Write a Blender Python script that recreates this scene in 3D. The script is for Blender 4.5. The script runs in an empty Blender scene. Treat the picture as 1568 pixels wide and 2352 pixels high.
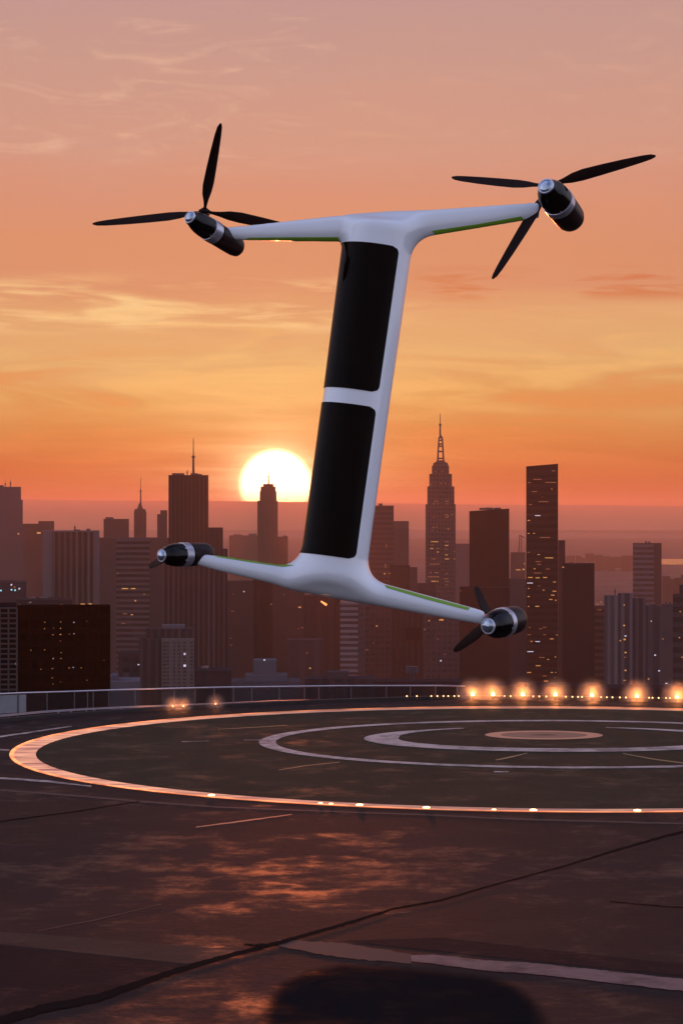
import bpy, bmesh, math, random
import numpy as np
from mathutils import Vector, Matrix
from mathutils.bvhtree import BVHTree

S = bpy.context.scene
COL = S.collection
R = math.radians
F = 5800.0            # focal length in photo pixels (photo taken as 1568 wide)
CAMH = 7.6            # eye height above the landing deck
HY = 1176.0           # eye level row
CITY = -140.0         # street level of the city below the deck

# ------------------------------------------------------------------ camera
cam_d = bpy.data.cameras.new("camera"); cam = bpy.data.objects.new("camera", cam_d); COL.objects.link(cam)
cam.location = (0, 0, CAMH); cam.rotation_euler = (R(90), 0, 0)
cam_d.sensor_fit = 'HORIZONTAL'; cam_d.sensor_width = 36; cam_d.lens = 36 * F / 1568
cam_d.clip_start = 0.5; cam_d.clip_end = 80000
S.camera = cam
S.view_settings.view_transform = 'Standard'; S.view_settings.look = 'None'
S.view_settings.exposure = 0; S.view_settings.gamma = 1
S.cycles.use_denoising = True
S.cycles.volume_bounces = 2
S.cycles.max_bounces = 6
S.cycles.transparent_max_bounces = 12
S.cycles.sample_clamp_indirect = 6

def lin(r, g, b, k=1.0):
    def f(c):
        c /= 255.0
        return c / 12.92 if c <= 0.04045 else ((c + 0.055) / 1.055) ** 2.4
    return (f(r) * k, f(g) * k, f(b) * k, 1)

# ------------------------------------------------------------------ node helper
class NT:
    def __init__(s, tree): s.t = tree; s.n = tree.nodes; s.l = tree.links
    def new(s, typ, **kw):
        n = s.n.new(typ)
        for k, v in kw.items(): setattr(n, k, v)
        return n
    def put(s, sock, v):
        if isinstance(v, bpy.types.NodeSocket): s.l.new(v, sock)
        else: sock.default_value = v
    def m(s, op, a, b=None, c=None, clamp=False):
        n = s.new('ShaderNodeMath', operation=op, use_clamp=clamp)
        for i, v in enumerate((a, b, c)):
            if v is not None: s.put(n.inputs[i], v)
        return n.outputs[0]
    def smooth(s, v, a, b, lo=0.0, hi=1.0):
        n = s.new('ShaderNodeMapRange', interpolation_type='SMOOTHSTEP')
        s.put(n.inputs[0], v); n.inputs[1].default_value = a; n.inputs[2].default_value = b
        n.inputs[3].default_value = lo; n.inputs[4].default_value = hi
        return n.outputs[0]
    def ramp(s, v, stops, interp='LINEAR'):
        n = s.new('ShaderNodeValToRGB'); e = n.color_ramp.elements; n.color_ramp.interpolation = interp
        while len(e) < len(stops): e.new(0.5)
        for i, (p, c) in enumerate(stops):
            e[i].position = p
        for i, (p, c) in enumerate(stops):
            e[i].color = c
        s.put(n.inputs[0], v); return n.outputs[0]
    def mix(s, f, a, b, typ='MIX'):
        n = s.new('ShaderNodeMix', data_type='RGBA', blend_type=typ)
        n.clamp_factor = True
        s.put(n.inputs[0], f); s.put(n.inputs[6], a); s.put(n.inputs[7], b)
        return n.outputs[2]
    def xyz(s, x, y, z):
        n = s.new('ShaderNodeCombineXYZ')
        for i, v in enumerate((x, y, z)): s.put(n.inputs[i], v)
        return n.outputs[0]
    def sep(s, v):
        n = s.new('ShaderNodeSeparateXYZ'); s.put(n.inputs[0], v); return n.outputs
    def noise(s, v, scale, detail=5, rough=0.55, dist=0.0):
        n = s.new('ShaderNodeTexNoise'); s.put(n.inputs['Vector'], v)
        n.inputs['Scale'].default_value = scale; n.inputs['Detail'].default_value = detail
        n.inputs['Roughness'].default_value = rough; n.inputs['Distortion'].default_value = dist
        return n.outputs[0]

# ------------------------------------------------------------------ sky
SUN_DIR = Vector(((648 - 784) / F, 1.0, (HY - 1093) / F)).normalized()
SKY_K = 0.93
world = bpy.data.worlds.new("World"); S.world = world; world.use_nodes = True
def build_world():
    T = NT(world.node_tree); T.n.clear()
    d = T.sep(T.new('ShaderNodeTexCoord').outputs['Generated'])
    x, y, z = d[0], d[1], d[2]
    h = T.m('MAXIMUM', T.m('SQRT', T.m('ADD', T.m('MULTIPLY', x, x), T.m('MULTIPLY', y, y))), 1e-4)
    el = T.m('DIVIDE', z, h)                      # tangent of elevation
    az = T.m('ARCTAN2', x, y)                     # 0 towards the sunset
    px = T.m('MULTIPLY', el, F)                   # elevation in photo-pixel-sized steps
    wob = T.noise(T.xyz(T.m('MULTIPLY', az, 5), T.m('MULTIPLY', el, 22), 3.1), 1.0, 4, 0.55, 0.6)
    pw = T.m('ADD', px, T.m('MULTIPLY', T.m('SUBTRACT', wob, 0.5), 200))
    e01 = T.m('DIVIDE', pw, 1300, clamp=True)
    st = [(0, (204, 98, 64)), (40, (208, 104, 60)), (110, (214, 116, 62)), (190, (227, 147, 84)), (280, (233, 172, 106)),
          (370, (240, 190, 130)), (440, (236, 177, 126)), (520, (226, 153, 117)), (620, (224, 150, 114)),
          (730, (219, 150, 126)), (860, (214, 157, 138)), (1010, (208, 158, 144)), (1200, (200, 156, 150)), (1300, (194, 152, 148))]
    front = T.ramp(e01, [(p / 1300, lin(*c)) for p, c in st])
    high = T.ramp(T.m('DIVIDE', el, 3.0, clamp=True), [(0, lin(194, 152, 148)), (0.15, lin(150, 132, 146)), (0.4, lin(112, 112, 142)), (1, lin(84, 92, 128))])
    front = T.mix(T.smooth(el, 0.19, 0.45), front, high)
    back = T.ramp(T.m('DIVIDE', T.m('ADD', el, 0.0), 1.2, clamp=True), [(0, lin(190, 190, 212)), (0.15, lin(202, 208, 232)), (0.5, lin(190, 200, 236)), (1, lin(130, 142, 180))])
    kk = T.m('MULTIPLY', T.smooth(px, 60, 850, 0.74, 0.95), 1.0)
    front = T.mix(1.0, front, T.xyz(kk, kk, kk), 'MULTIPLY')
    aaz = T.m('ABSOLUTE', az)
    side = T.mix(T.smooth(el, 0.0, 1.4), lin(192, 196, 220, 2.1), lin(150, 164, 208, 1.9))
    back = T.mix(T.smooth(aaz, 1.7, 2.9), side, T.mix(0.22, back, (0.05, 0.05, 0.07, 1)))
    base = T.mix(T.smooth(aaz, 0.5, 1.5), front, back)
    # long soft cloud streaks
    lat = T.m('MULTIPLY', az, 1.0)
    slope = T.m('ADD', T.m('MULTIPLY', el, 1.0), T.m('MULTIPLY', az, 0.03))
    n1 = T.noise(T.xyz(T.m('MULTIPLY', lat, 20), T.m('MULTIPLY', slope, 170), 0.3), 1.0, 6, 0.56, 0.5)
    n2 = T.noise(T.xyz(T.m('MULTIPLY', lat, 11), T.m('MULTIPLY', slope, 75), 5.7), 1.0, 6, 0.55, 0.8)
    c1 = T.smooth(n1, 0.42, 0.68)
    band = T.m('MULTIPLY', T.smooth(px, 395, 440), T.smooth(px, 560, 500))
    left = T.smooth(az, 0.045, -0.01)
    f1 = T.m('MULTIPLY', T.m('MULTIPLY', c1, band), T.m('ADD', 0.12, T.m('MULTIPLY', left, 0.75)))
    base = T.mix(f1, base, lin(246, 206, 146))
    # broad pale glow bands below
    band2 = T.m('MULTIPLY', T.smooth(px, 190, 280), T.smooth(px, 480, 400))
    f2 = T.m('MULTIPLY', T.m('MULTIPLY', T.smooth(n2, 0.46, 0.66), band2), 0.55)
    base = T.mix(f2, base, lin(240, 190, 120))
    # darker orange streak low on the right and others on the left
    band3 = T.m('MULTIPLY', T.smooth(px, 470, 510), T.smooth(px, 575, 530))
    f3 = T.m('MULTIPLY', T.m('MULTIPLY', T.smooth(n1, 0.45, 0.6), band3), T.m('MULTIPLY', T.smooth(az, 0.01, 0.05), 0.95))
    base = T.mix(f3, base, lin(206, 116, 80))
    band5 = T.m('MULTIPLY', T.smooth(px, 60, 140), T.smooth(px, 420, 300))
    f5 = T.m('MULTIPLY', T.m('MULTIPLY', T.smooth(n2, 0.52, 0.38), band5), 0.45)
    base = T.mix(f5, base, lin(220, 130, 76))
    # faint wisps high up
    n3 = T.noise(T.xyz(T.m('MULTIPLY', lat, 20), T.m('MULTIPLY', slope, 85), 9.2), 1.0, 7, 0.62, 1.2)
    band4 = T.m('MULTIPLY', T.smooth(px, 760, 830), T.smooth(px, 1190, 1120))
    wl = T.smooth(az, 0.03, -0.03, 0.3, 1.0)
    f4 = T.m('MULTIPLY', T.m('MULTIPLY', T.smooth(n3, 0.50, 0.74), band4), T.m('MULTIPLY', wl, 0.55))
    base = T.mix(f4, base, lin(234, 186, 158))
    # glow and disc of the low sun
    sx, sz = (633 - 784) / F, (HY - 1116) / F
    dx = T.m('SUBTRACT', az, sx); dz = T.m('SUBTRACT', el, sz)
    rr = T.m('MULTIPLY', T.m('SQRT', T.m('ADD', T.m('MULTIPLY', dx, dx), T.m('MULTIPLY', dz, dz))), F)
    re = T.m('MULTIPLY', T.m('SQRT', T.m('ADD', T.m('MULTIPLY', T.m('MULTIPLY', dx, dx), 0.45), T.m('MULTIPLY', dz, dz))), F)
    g1 = T.m('EXPONENT', T.m('DIVIDE', re, -80))
    g0 = T.m('EXPONENT', T.m('DIVIDE', T.m('MAXIMUM', T.m('SUBTRACT', rr, 70), 0), -22))
    g2 = T.m('EXPONENT', T.m('DIVIDE', re, -260))
    streak = T.smooth(T.noise(T.xyz(T.m('MULTIPLY', az, 14), T.m('MULTIPLY', el, 210), 1.7), 1.0, 5, 0.5, 0.5), 0.3, 0.7, 0.55, 1.15)
    gl = T.mix(1.0, T.mix(1.0, (1.25, 1.0, 0.50, 1), g1, 'MULTIPLY'), T.mix(1.0, (0.10, 0.06, 0.012, 1), g2, 'MULTIPLY'), 'ADD')
    gl = T.mix(1.0, gl, streak, 'MULTIPLY')
    gl = T.mix(1.0, gl, T.mix(1.0, (1.3, 1.0, 0.5, 1), g0, 'MULTIPLY'), 'ADD')
    add = T.new('ShaderNodeMix', data_type='RGBA', blend_type='ADD'); add.inputs[0].default_value = 1
    T.l.new(base, add.inputs[6]); T.l.new(gl, add.inputs[7]); base = add.outputs[2]
    disc = T.m('MULTIPLY', T.smooth(rr, 90, 68), T.smooth(px, -40, -20))
    base = T.mix(disc, base, (9.0, 4.6, 2.2, 1))
    # weak physical sky over the whole dome
    nish = T.new('ShaderNodeTexSky', sky_type='NISHITA', sun_disc=False)
    nish.sun_elevation = math.asin(SUN_DIR.z); nish.sun_rotation = math.atan2(SUN_DIR.x, SUN_DIR.y)
    b1 = T.new('ShaderNodeBackground'); T.l.new(nish.outputs[0], b1.inputs[0]); b1.inputs[1].default_value = 0.008
    b2 = T.new('ShaderNodeBackground'); T.l.new(base, b2.inputs[0]); b2.inputs[1].default_value = SKY_K
    ad = T.new('ShaderNodeAddShader'); T.l.new(b1.outputs[0], ad.inputs[0]); T.l.new(b2.outputs[0], ad.inputs[1])
    out = T.new('ShaderNodeOutputWorld'); T.l.new(ad.outputs[0], out.inputs[0])
build_world()

# ------------------------------------------------------------------ sun
sun_d = bpy.data.lights.new("sun", 'SUN'); sun = bpy.data.objects.new("sun", sun_d); COL.objects.link(sun)
sun_d.energy = 1.1; sun_d.angle = R(0.9); sun_d.color = (1.0, 0.20, 0.055)
sun.rotation_euler = SUN_DIR.to_track_quat('Z', 'Y').to_euler()
sun.location = (0, 0, 60)

# ------------------------------------------------------------------ object helpers
def Wp(px, py, D): return Vector(((px - 784) / F * D, D, CAMH + (HY - py) / F * D))
def Gp(px, py, z=0.0):
    D = F * (CAMH - z) / (py - HY); return Vector(((px - 784) / F * D, D, z))
def tag(o, label=None, cat=None, group=None, kind=None):
    if label: o['label'] = label
    if cat: o['category'] = cat
    if group: o['group'] = group
    if kind: o['kind'] = kind
    return o
def empty(name, loc, label, cat, group=None):
    o = bpy.data.objects.new(name, None); o.empty_display_size = 0.5; COL.objects.link(o); o.location = loc
    return tag(o, label, cat, group)
def link(name, me, parent=None, mat=None):
    o = bpy.data.objects.new(name, me); COL.objects.link(o)
    if parent is not None: o.parent = parent
    if mat is not None:
        me.materials.clear(); me.materials.append(mat)
    return o
class MB:
    def __init__(s): s.v = []; s.f = []
    def add(s, vs, fs):
        b = len(s.v); s.v += [tuple(v) for v in vs]; s.f += [tuple(i + b for i in f) for f in fs]; return s
    def box(s, x0, x1, y0, y1, z0, z1):
        return s.add([(x0, y0, z0), (x1, y0, z0), (x1, y1, z0), (x0, y1, z0), (x0, y0, z1), (x1, y0, z1), (x1, y1, z1), (x0, y1, z1)],
                     [(0, 3, 2, 1), (4, 5, 6, 7), (0, 1, 5, 4), (1, 2, 6, 5), (2, 3, 7, 6), (3, 0, 4, 7)])
    def prism(s, bot, top):
        n = len(bot)
        return s.add(list(bot) + list(top), [tuple(range(n - 1, -1, -1)), tuple(range(n, 2 * n))] + [(i, (i + 1) % n, n + (i + 1) % n, n + i) for i in range(n)])
    def frus(s, cx, cy, hx0, hy0, z0, hx1, hy1, z1):
        q = lambda hx, hy, z: [(cx - hx, cy - hy, z), (cx + hx, cy - hy, z), (cx + hx, cy + hy, z), (cx - hx, cy + hy, z)]
        return s.prism(q(hx0, hy0, z0), q(hx1, hy1, z1))
    def tube(s, a, b, r0, r1=None, n=10):
        a, b = Vector(a), Vector(b); r1 = r0 if r1 is None else r1
        d = (b - a).normalized(); u = d.orthogonal().normalized(); w = d.cross(u)
        ring = lambda c, r: [c + (u * math.cos(2 * math.pi * i / n) + w * math.sin(2 * math.pi * i / n)) * r for i in range(n)]
        return s.prism(ring(a, r0), ring(b, r1))
    def lathe(s, org, ax, prof, n=40, e1=None):
        org, ax = Vector(org), Vector(ax).normalized(); u = (e1 or ax.orthogonal()).normalized(); w = ax.cross(u)
        vs = []; fs = []
        for (t, r) in prof:
            for i in range(n):
                a = 2 * math.pi * i / n
                vs.append(org + ax * t + (u * math.cos(a) + w * math.sin(a)) * r)
        for j in range(len(prof) - 1):
            for i in range(n):
                k = (i + 1) % n; fs.append((j * n + i, j * n + k, (j + 1) * n + k, (j + 1) * n + i))
        fs.append(tuple(range(n - 1, -1, -1))); fs.append(tuple((len(prof) - 1) * n + i for i in range(n)))
        return s.add(vs, fs)
    def build(s, name, mat, parent=None, smooth=False, bevel=0):
        me = bpy.data.meshes.new(name); me.from_pydata(s.v, [], s.f); me.update()
        bm = bmesh.new(); bm.from_mesh(me); bmesh.ops.recalc_face_normals(bm, faces=bm.faces); bm.to_mesh(me); bm.free()
        o = link(name, me, parent, mat)
        if smooth:
            for p in me.polygons: p.use_smooth = True
            try: me.set_sharp_from_angle(angle=R(38))
            except Exception: pass
        if bevel:
            m = o.modifiers.new("bevel", 'BEVEL'); m.width = bevel; m.segments = 2; m.limit_method = 'ANGLE'
        return o

# ------------------------------------------------------------------ materials
def mat_new(name):
    m = bpy.data.materials.new(name); m.use_nodes = True; T = NT(m.node_tree); b = T.n['Principled BSDF']; return m, T, b
def simple(name, col, rough=0.5, metal=0.0, coat=0.0, var=0.12, scale=3.0, spec=0.5, bump=0.0):
    m, T, b = mat_new(name)
    oc = T.new('ShaderNodeTexCoord').outputs['Object']
    n = T.noise(oc, scale, 5, 0.6)
    c = T.mix(T.m('MULTIPLY', n, 1.0), tuple([v * (1 - var) for v in col[:3]]) + (1,), tuple([min(1, v * (1 + var)) for v in col[:3]]) + (1,))
    T.l.new(c, b.inputs['Base Color'])
    T.l.new(T.m('ADD', rough - 0.06, T.m('MULTIPLY', n, 0.12)), b.inputs['Roughness'])
    b.inputs['Metallic'].default_value = metal; b.inputs['Coat Weight'].default_value = coat; b.inputs['Coat Roughness'].default_value = 0.06
    b.inputs['Specular IOR Level'].default_value = spec
    if bump:
        bp = T.new('ShaderNodeBump'); bp.inputs['Strength'].default_value = bump; bp.inputs['Distance'].default_value = 0.01
        T.l.new(n, bp.inputs['Height']); T.l.new(bp.outputs[0], b.inputs['Normal'])
    return m
def emis(name, col, k, noise_scale=0, lo=0.4):
    m, T, b = mat_new(name)
    b.inputs['Base Color'].default_value = (0.2, 0.12, 0.08, 1); b.inputs['Emission Color'].default_value = col
    b.inputs['Emission Strength'].default_value = k
    if noise_scale:
        oc = T.new('ShaderNodeTexCoord').outputs['Object']
        n = T.noise(oc, noise_scale, 3, 0.5); T.l.new(T.smooth(n, 0.35, 0.65, k * lo, k), b.inputs['Emission Strength'])
    return m
_fc = {}
def facade(col, mode='grid', w=4.0, h=4.0, con=0.35, rough=0.55, glass=0.25):
    """Procedural cladding: mode v = vertical fins, h = floor bands, grid = windows, plain."""
    key = (tuple(round(c, 4) for c in col), mode, w, h, con, rough)
    if key in _fc: return _fc[key]
    m, T, b = mat_new("facade_" + mode)
    o = T.sep(T.new('ShaderNodeTexCoord').outputs['Object'])
    hx = T.m('ADD', o[0], o[1]); z = o[2]
    nz = T.noise(T.xyz(T.m('MULTIPLY', hx, 0.12), 0.0, T.m('MULTIPLY', z, 0.02)), 1.0, 5, 0.6)
    big = T.noise(T.new('ShaderNodeTexCoord').outputs['Object'], 0.03, 4, 0.6)
    col = tuple(v * 0.68 for v in col[:3])
    dark = tuple(c * (1 - con) for c in col) + (1,); lite = tuple(min(1, c * (1 + con * 1.5)) for c in col) + (1,)
    fx = T.m('FRACT', T.m('DIVIDE', hx, w)); fz = T.m('FRACT', T.m('DIVIDE', z, h))
    cell = T.new('ShaderNodeTexWhiteNoise', noise_dimensions='2D')
    T.l.new(T.xyz(T.m('FLOOR', T.m('DIVIDE', hx, w)), T.m('FLOOR', T.m('DIVIDE', z, h)), 0), cell.inputs['Vector'])
    cv = cell.outputs['Value']
    if mode == 'v':
        cw = T.new('ShaderNodeTexWhiteNoise', noise_dimensions='1D'); T.l.new(T.m('FLOOR', T.m('DIVIDE', hx, w)), cw.inputs['W'])
        k = T.m('MULTIPLY', T.smooth(fx, 0.46, 0.56), T.smooth(fx, 0.98, 0.88))
        k = T.m('MULTIPLY', k, T.m('ADD', 0.45, T.m('MULTIPLY', cw.outputs['Value'], 0.55)))
        win = T.m('SUBTRACT', 1.0, k)
    elif mode == 'h':
        k = T.m('MULTIPLY', T.smooth(fz, 0.42, 0.50), T.smooth(fz, 0.98, 0.90)); win = T.m('SUBTRACT', 1.0, k)
        win = T.m('MULTIPLY', win, T.m('ADD', 0.75, T.m('MULTIPLY', cv, 0.25)))
    elif mode == 'grid':
        a = T.m('MULTIPLY', T.smooth(fx, 0.16, 0.24), T.smooth(fx, 0.84, 0.76)); bb = T.m('MULTIPLY', T.smooth(fz, 0.22, 0.30), T.smooth(fz, 0.82, 0.74))
        win = T.m('MULTIPLY', T.m('MULTIPLY', a, bb), T.m('ADD', 0.35, T.m('MULTIPLY', cv, 0.65)))
    else:
        win = T.m('MULTIPLY', cv, 0.12)
    c = T.mix(win, lite, dark)
    c = T.mix(T.m('MULTIPLY', T.m('ADD', big, nz), 0.35), c, tuple(v * 0.55 for v in col) + (1,))
    T.l.new(c, b.inputs['Base Color'])
    T.l.new(T.m('SUBTRACT', rough, T.m('MULTIPLY', win, glass)), b.inputs['Roughness'])
    b.inputs['Specular IOR Level'].default_value = 0.0
    bp = T.new('ShaderNodeBump'); bp.inputs['Strength'].default_value = 0.4; bp.inputs['Distance'].default_value = 0.3; bp.invert = True
    T.l.new(win, bp.inputs['Height']); T.l.new(bp.outputs[0], b.inputs['Normal'])
    _fc[key] = m; return m

M = {}
M['metal'] = simple('galvanised_metal', (0.26, 0.25, 0.30), 0.4, 0.7, var=0.3, scale=6)
M['post'] = simple('post_metal', (0.12, 0.11, 0.12), 0.5, 0.5, var=0.4, scale=4)
M['dark_metal'] = simple('dark_metal', (0.03, 0.03, 0.034), 0.4, 0.6)
M['rail_panel'] = simple('grey_panel', (0.16, 0.17, 0.19), 0.5, var=0.2)
M['roof'] = simple('roof_gear', (0.045, 0.04, 0.042), 0.8, var=0.3, scale=0.3)
M['win_warm'] = emis('lit_window_warm', lin(255, 176, 84), 0.7)
M['win_dim'] = emis('lit_window_dim', lin(255, 150, 70), 0.2)
M['win_white'] = emis('lit_window_white', lin(236, 232, 255), 0.8)
M['win_cyan'] = emis('lit_window_cyan', lin(140, 225, 240), 1.1)
M['paint'] = simple('white_deck_paint', (0.46, 0.37, 0.37), 0.6, var=0.3, scale=2.5, spec=0.25)
M['paint_dim'] = simple('worn_deck_paint', (0.055, 0.03, 0.026), 0.65, var=0.45, scale=1.8, spec=0.2)
def worn(name, col, lo=0.42, hi=0.60):
    m, T, b = mat_new(name); o = T.new('ShaderNodeTexCoord').outputs['Object']
    n = T.noise(o, 1.6, 8, 0.72); n2 = T.noise(o, 0.5, 4, 0.6)
    k = T.smooth(T.m('ADD', n, T.m('MULTIPLY', T.m('SUBTRACT', n2, 0.5), 0.6)), lo - 0.08, hi, 0.35, 1.0)
    T.l.new(T.mix(k, (0.03, 0.02, 0.018, 1), tuple(col) + (1,)), b.inputs['Base Color']); b.inputs['Roughness'].default_value = 0.65; b.inputs['Specular IOR Level'].default_value = 0.12
    return m
M['paint'] = worn('white_deck_paint', (0.52, 0.38, 0.34))
M['joint'] = simple('joint_filler', (0.008, 0.006, 0.006), 0.95, spec=0.02, var=0.5)

def deck_mat(name, cA, cB, cC, rough, spec):
    m, T, b = mat_new(name)
    o = T.sep(T.new('ShaderNodeTexCoord').outputs['Object'])
    st = T.noise(T.xyz(T.m('MULTIPLY', o[0], 0.55), T.m('MULTIPLY', o[1], 0.42), 0), 1.0, 8, 0.68, 0.25)
    bg = T.noise(T.xyz(T.m('MULTIPLY', o[0], 0.14), T.m('MULTIPLY', o[1], 0.12), 4), 1.0, 5, 0.55, 0.3)
    fine = T.noise(T.xyz(T.m('MULTIPLY', o[0], 9), T.m('MULTIPLY', o[1], 9), 1), 1.0, 6, 0.7)
    rip0 = T.noise(T.xyz(T.m('MULTIPLY', o[0], 1.3), T.m('MULTIPLY', o[1], 1.5), 6), 1.0, 8, 0.7)
    c = T.mix(T.smooth(bg, 0.38, 0.62), cA, cB)
    c = T.mix(T.m('MULTIPLY', T.smooth(rip0, 0.50, 0.66), 0.5), c, tuple(v * 0.45 for v in cA[:3]) + (1,))
    c = T.mix(T.m('MULTIPLY', T.smooth(st, 0.40, 0.72), 0.75), c, cC)
    c = T.mix(T.m('MULTIPLY', T.smooth(fine, 0.3, 0.7), 0.35), c, tuple(v * 0.5 for v in cA[:3]) + (1,))
    T.l.new(c, b.inputs['Base Color'])
    T.l.new(T.m('ADD', T.m('MULTIPLY', fine, 0.1), T.smooth(T.m('ADD', T.m('ADD', T.m('MULTIPLY', st, 0.6), T.m('MULTIPLY', rip0, 0.4)), T.m('MULTIPLY', bg, 0.35)), 0.665, 0.82, rough + 0.10, rough - 0.17)), b.inputs['Roughness'])
    b.inputs['Specular IOR Level'].default_value = spec
    bp = T.new('ShaderNodeBump'); bp.inputs['Strength'].default_value = 0.45; bp.inputs['Distance'].default_value = 0.03
    rip = T.noise(T.xyz(T.m('MULTIPLY', o[0], 3.5), T.m('MULTIPLY', o[1], 5.0), 2), 1.0, 6, 0.62, 0.4)
    T.l.new(T.m('ADD', rip, T.m('MULTIPLY', fine, 0.7)), bp.inputs['Height']); T.l.new(bp.outputs[0], b.inputs['Normal'])
    return m
M['deck'] = deck_mat('deck_concrete', (0.025, 0.0145, 0.0135, 1), (0.017, 0.014, 0.0165, 1), (0.044, 0.021, 0.018, 1), 0.60, 0.05)
M['green'] = deck_mat('green_deck_paint', (0.027, 0.025, 0.014, 1), (0.021, 0.021, 0.012, 1), (0.042, 0.035, 0.022, 1), 0.7, 0.08)
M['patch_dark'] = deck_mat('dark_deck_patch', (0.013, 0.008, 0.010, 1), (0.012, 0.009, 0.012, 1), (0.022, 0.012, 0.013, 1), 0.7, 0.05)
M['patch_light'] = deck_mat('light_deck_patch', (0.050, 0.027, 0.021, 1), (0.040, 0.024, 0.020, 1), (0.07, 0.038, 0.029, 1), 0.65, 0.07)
M['painted_shadow'] = deck_mat('shadow_patch', (0.015, 0.0125, 0.013, 1), (0.011, 0.0115, 0.014, 1), (0.018, 0.013, 0.012, 1), 0.9, 0.0)  # dark tone of a cast shadow, painted onto the deck

# ------------------------------------------------------------------ landing deck
def ip(xs, ys, x): return float(np.interp(x, xs, ys))
EX = [-500, -200, 0, 100, 250, 400, 640, 784, 1010, 1250, 1568, 1900, 2300]
EY = [1710, 1676, 1660, 1650, 1640, 1631, 1619, 1613, 1606, 1606, 1612, 1624, 1650]
def edge_pt(px, dz=0, back=0.0):
    p = Gp(px, ip(EX, EY, px)); p.y += back; p.x *= (p.y) / (p.y - back) if back else 1; p.z = dz; return p
edge = [edge_pt(px) for px in np.linspace(-500, 2300, 60)]
poly = [(-24, -30), (30, -30)] + [(p.x, p.y) for p in reversed(edge)]
mb = MB(); mb.prism([(x, y, -2.2) for x, y in poly], [(x, y, 0) for x, y in poly])
tag(mb.build('landing_deck', M['deck']), kind='structure')
# tower carrying the deck
mb = MB(); mb.box(-20, 26, -20, 84, CITY, -2.2)
tag(mb.build('deck_tower', facade((0.06, 0.05, 0.055), 'grid')), 'dark tower block carrying the round landing deck', 'building')
# raised dark kerb along the deck's far edge
mb = MB()
ks = [edge_pt(px) for px in np.linspace(-300, 2200, 50)]
for a, b in zip(ks, ks[1:]):
    t = (b - a).normalized(); n = Vector((-t.y, t.x, 0)) * 0.35
    mb.prism([(a.x, a.y, -2.0), (b.x, b.y, -2.0), (b.x + n.x, b.y + n.y, -2.0), (a.x + n.x, a.y + n.y, -2.0)],
             [(a.x, a.y, 0.12), (b.x, b.y, 0.12), (b.x + n.x, b.y + n.y, 0.12), (a.x + n.x, a.y + n.y, 0.12)])
tag(mb.build('deck_kerb', simple('kerb_black', (0.012, 0.010, 0.010), 0.8)), kind='structure')

def ring_mesh(cx, cy, rx, ry, w, z, a0=0, a1=360, n=220, taper=False):
    vs = []; fs = []
    for i in range(n + 1):
        t = i / n; a = R(a0 + (a1 - a0) * t)
        ww = w
        if taper: ww = w * min(1, 0.15 + 5 * t, 0.15 + 5 * (1 - t))
        for q in (0, ww):
            vs.append((cx + (rx - q) * math.cos(a), cy + (ry - q) * math.sin(a), z))
    for i in range(n): fs.append((2 * i, 2 * i + 1, 2 * i + 3, 2 * i + 2))
    m = MB(); m.add(vs, fs); return m
# outer lit ring
CX, CY, RR = 6.82, 81.0, 17.3
m = MB(); m.add([(CX + (RR - 0.4) * math.cos(2 * math.pi * i / 200), CY + (RR - 0.4) * math.sin(2 * math.pi * i / 200), 0.004) for i in range(200)], [tuple(range(200))])
tag(m.build('pad_paint', M['green']), kind='structure')
def lamplit_ring_mat():  # lamplight on the ring's paint put in as emission, stronger at left
    m, T, b = mat_new('lamplit_ring_paint')
    o = T.sep(T.new('ShaderNodeTexCoord').outputs['Object'])
    n = T.noise(T.xyz(T.m('MULTIPLY', o[0], 0.5), T.m('MULTIPLY', o[1], 2.2), 0), 1.0, 5, 0.6, 0.5)
    T.l.new(T.mix(T.smooth(n, 0.35, 0.6), lin(205, 92, 50), lin(255, 176, 128)), b.inputs['Emission Color'])
    T.l.new(T.m('MULTIPLY', T.smooth(n, 0.34, 0.64, 0.34, 0.85), T.smooth(o[0], -7.5, 0.5, 1.0, 0.42)), b.inputs['Emission Strength'])
    b.inputs['Base Color'].default_value = (0.35, 0.2, 0.16, 1); b.inputs['Roughness'].default_value = 0.5
    return m
ring = ring_mesh(CX, CY, RR, RR, 0.8, 0.010).build('lamplit_landing_ring', lamplit_ring_mat())
tag(ring, 'wide orange paint ring around the landing pad, lamplight put into its colour', 'light ring')
led = ring_mesh(CX, CY, RR + 0.02, RR + 0.02, 0.13, 0.03).build('led_strip', emis('led_strip', lin(255, 140, 76), 2.2, 0.8, 0.3), ring)
tag(ring_mesh(7.28, 83.4, 10.0, 8.7, 0.55, 0.010).build('white_ring_marking', M['paint']), kind='structure')
tag(ring_mesh(7.3, 84.5, 6.55, 4.65, 1.15, 0.014, 118, 432, taper=True).build('inner_ring_marking', M['paint']), kind='structure')
tag(ring_mesh(6.88, 85.9, 2.0, 1.7, 0.55, 0.010).build('centre_ring_marking', simple('pink_paint', (0.62, 0.25, 0.13), 0.6, var=0.3)), kind='structure')
tag(ring_mesh(6.88, 85.9, 1.43, 1.13, 1.0, 0.010).build('centre_disc_marking', simple('dull_paint', (0.26, 0.11, 0.06), 0.6, var=0.3)), kind='structure')

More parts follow.
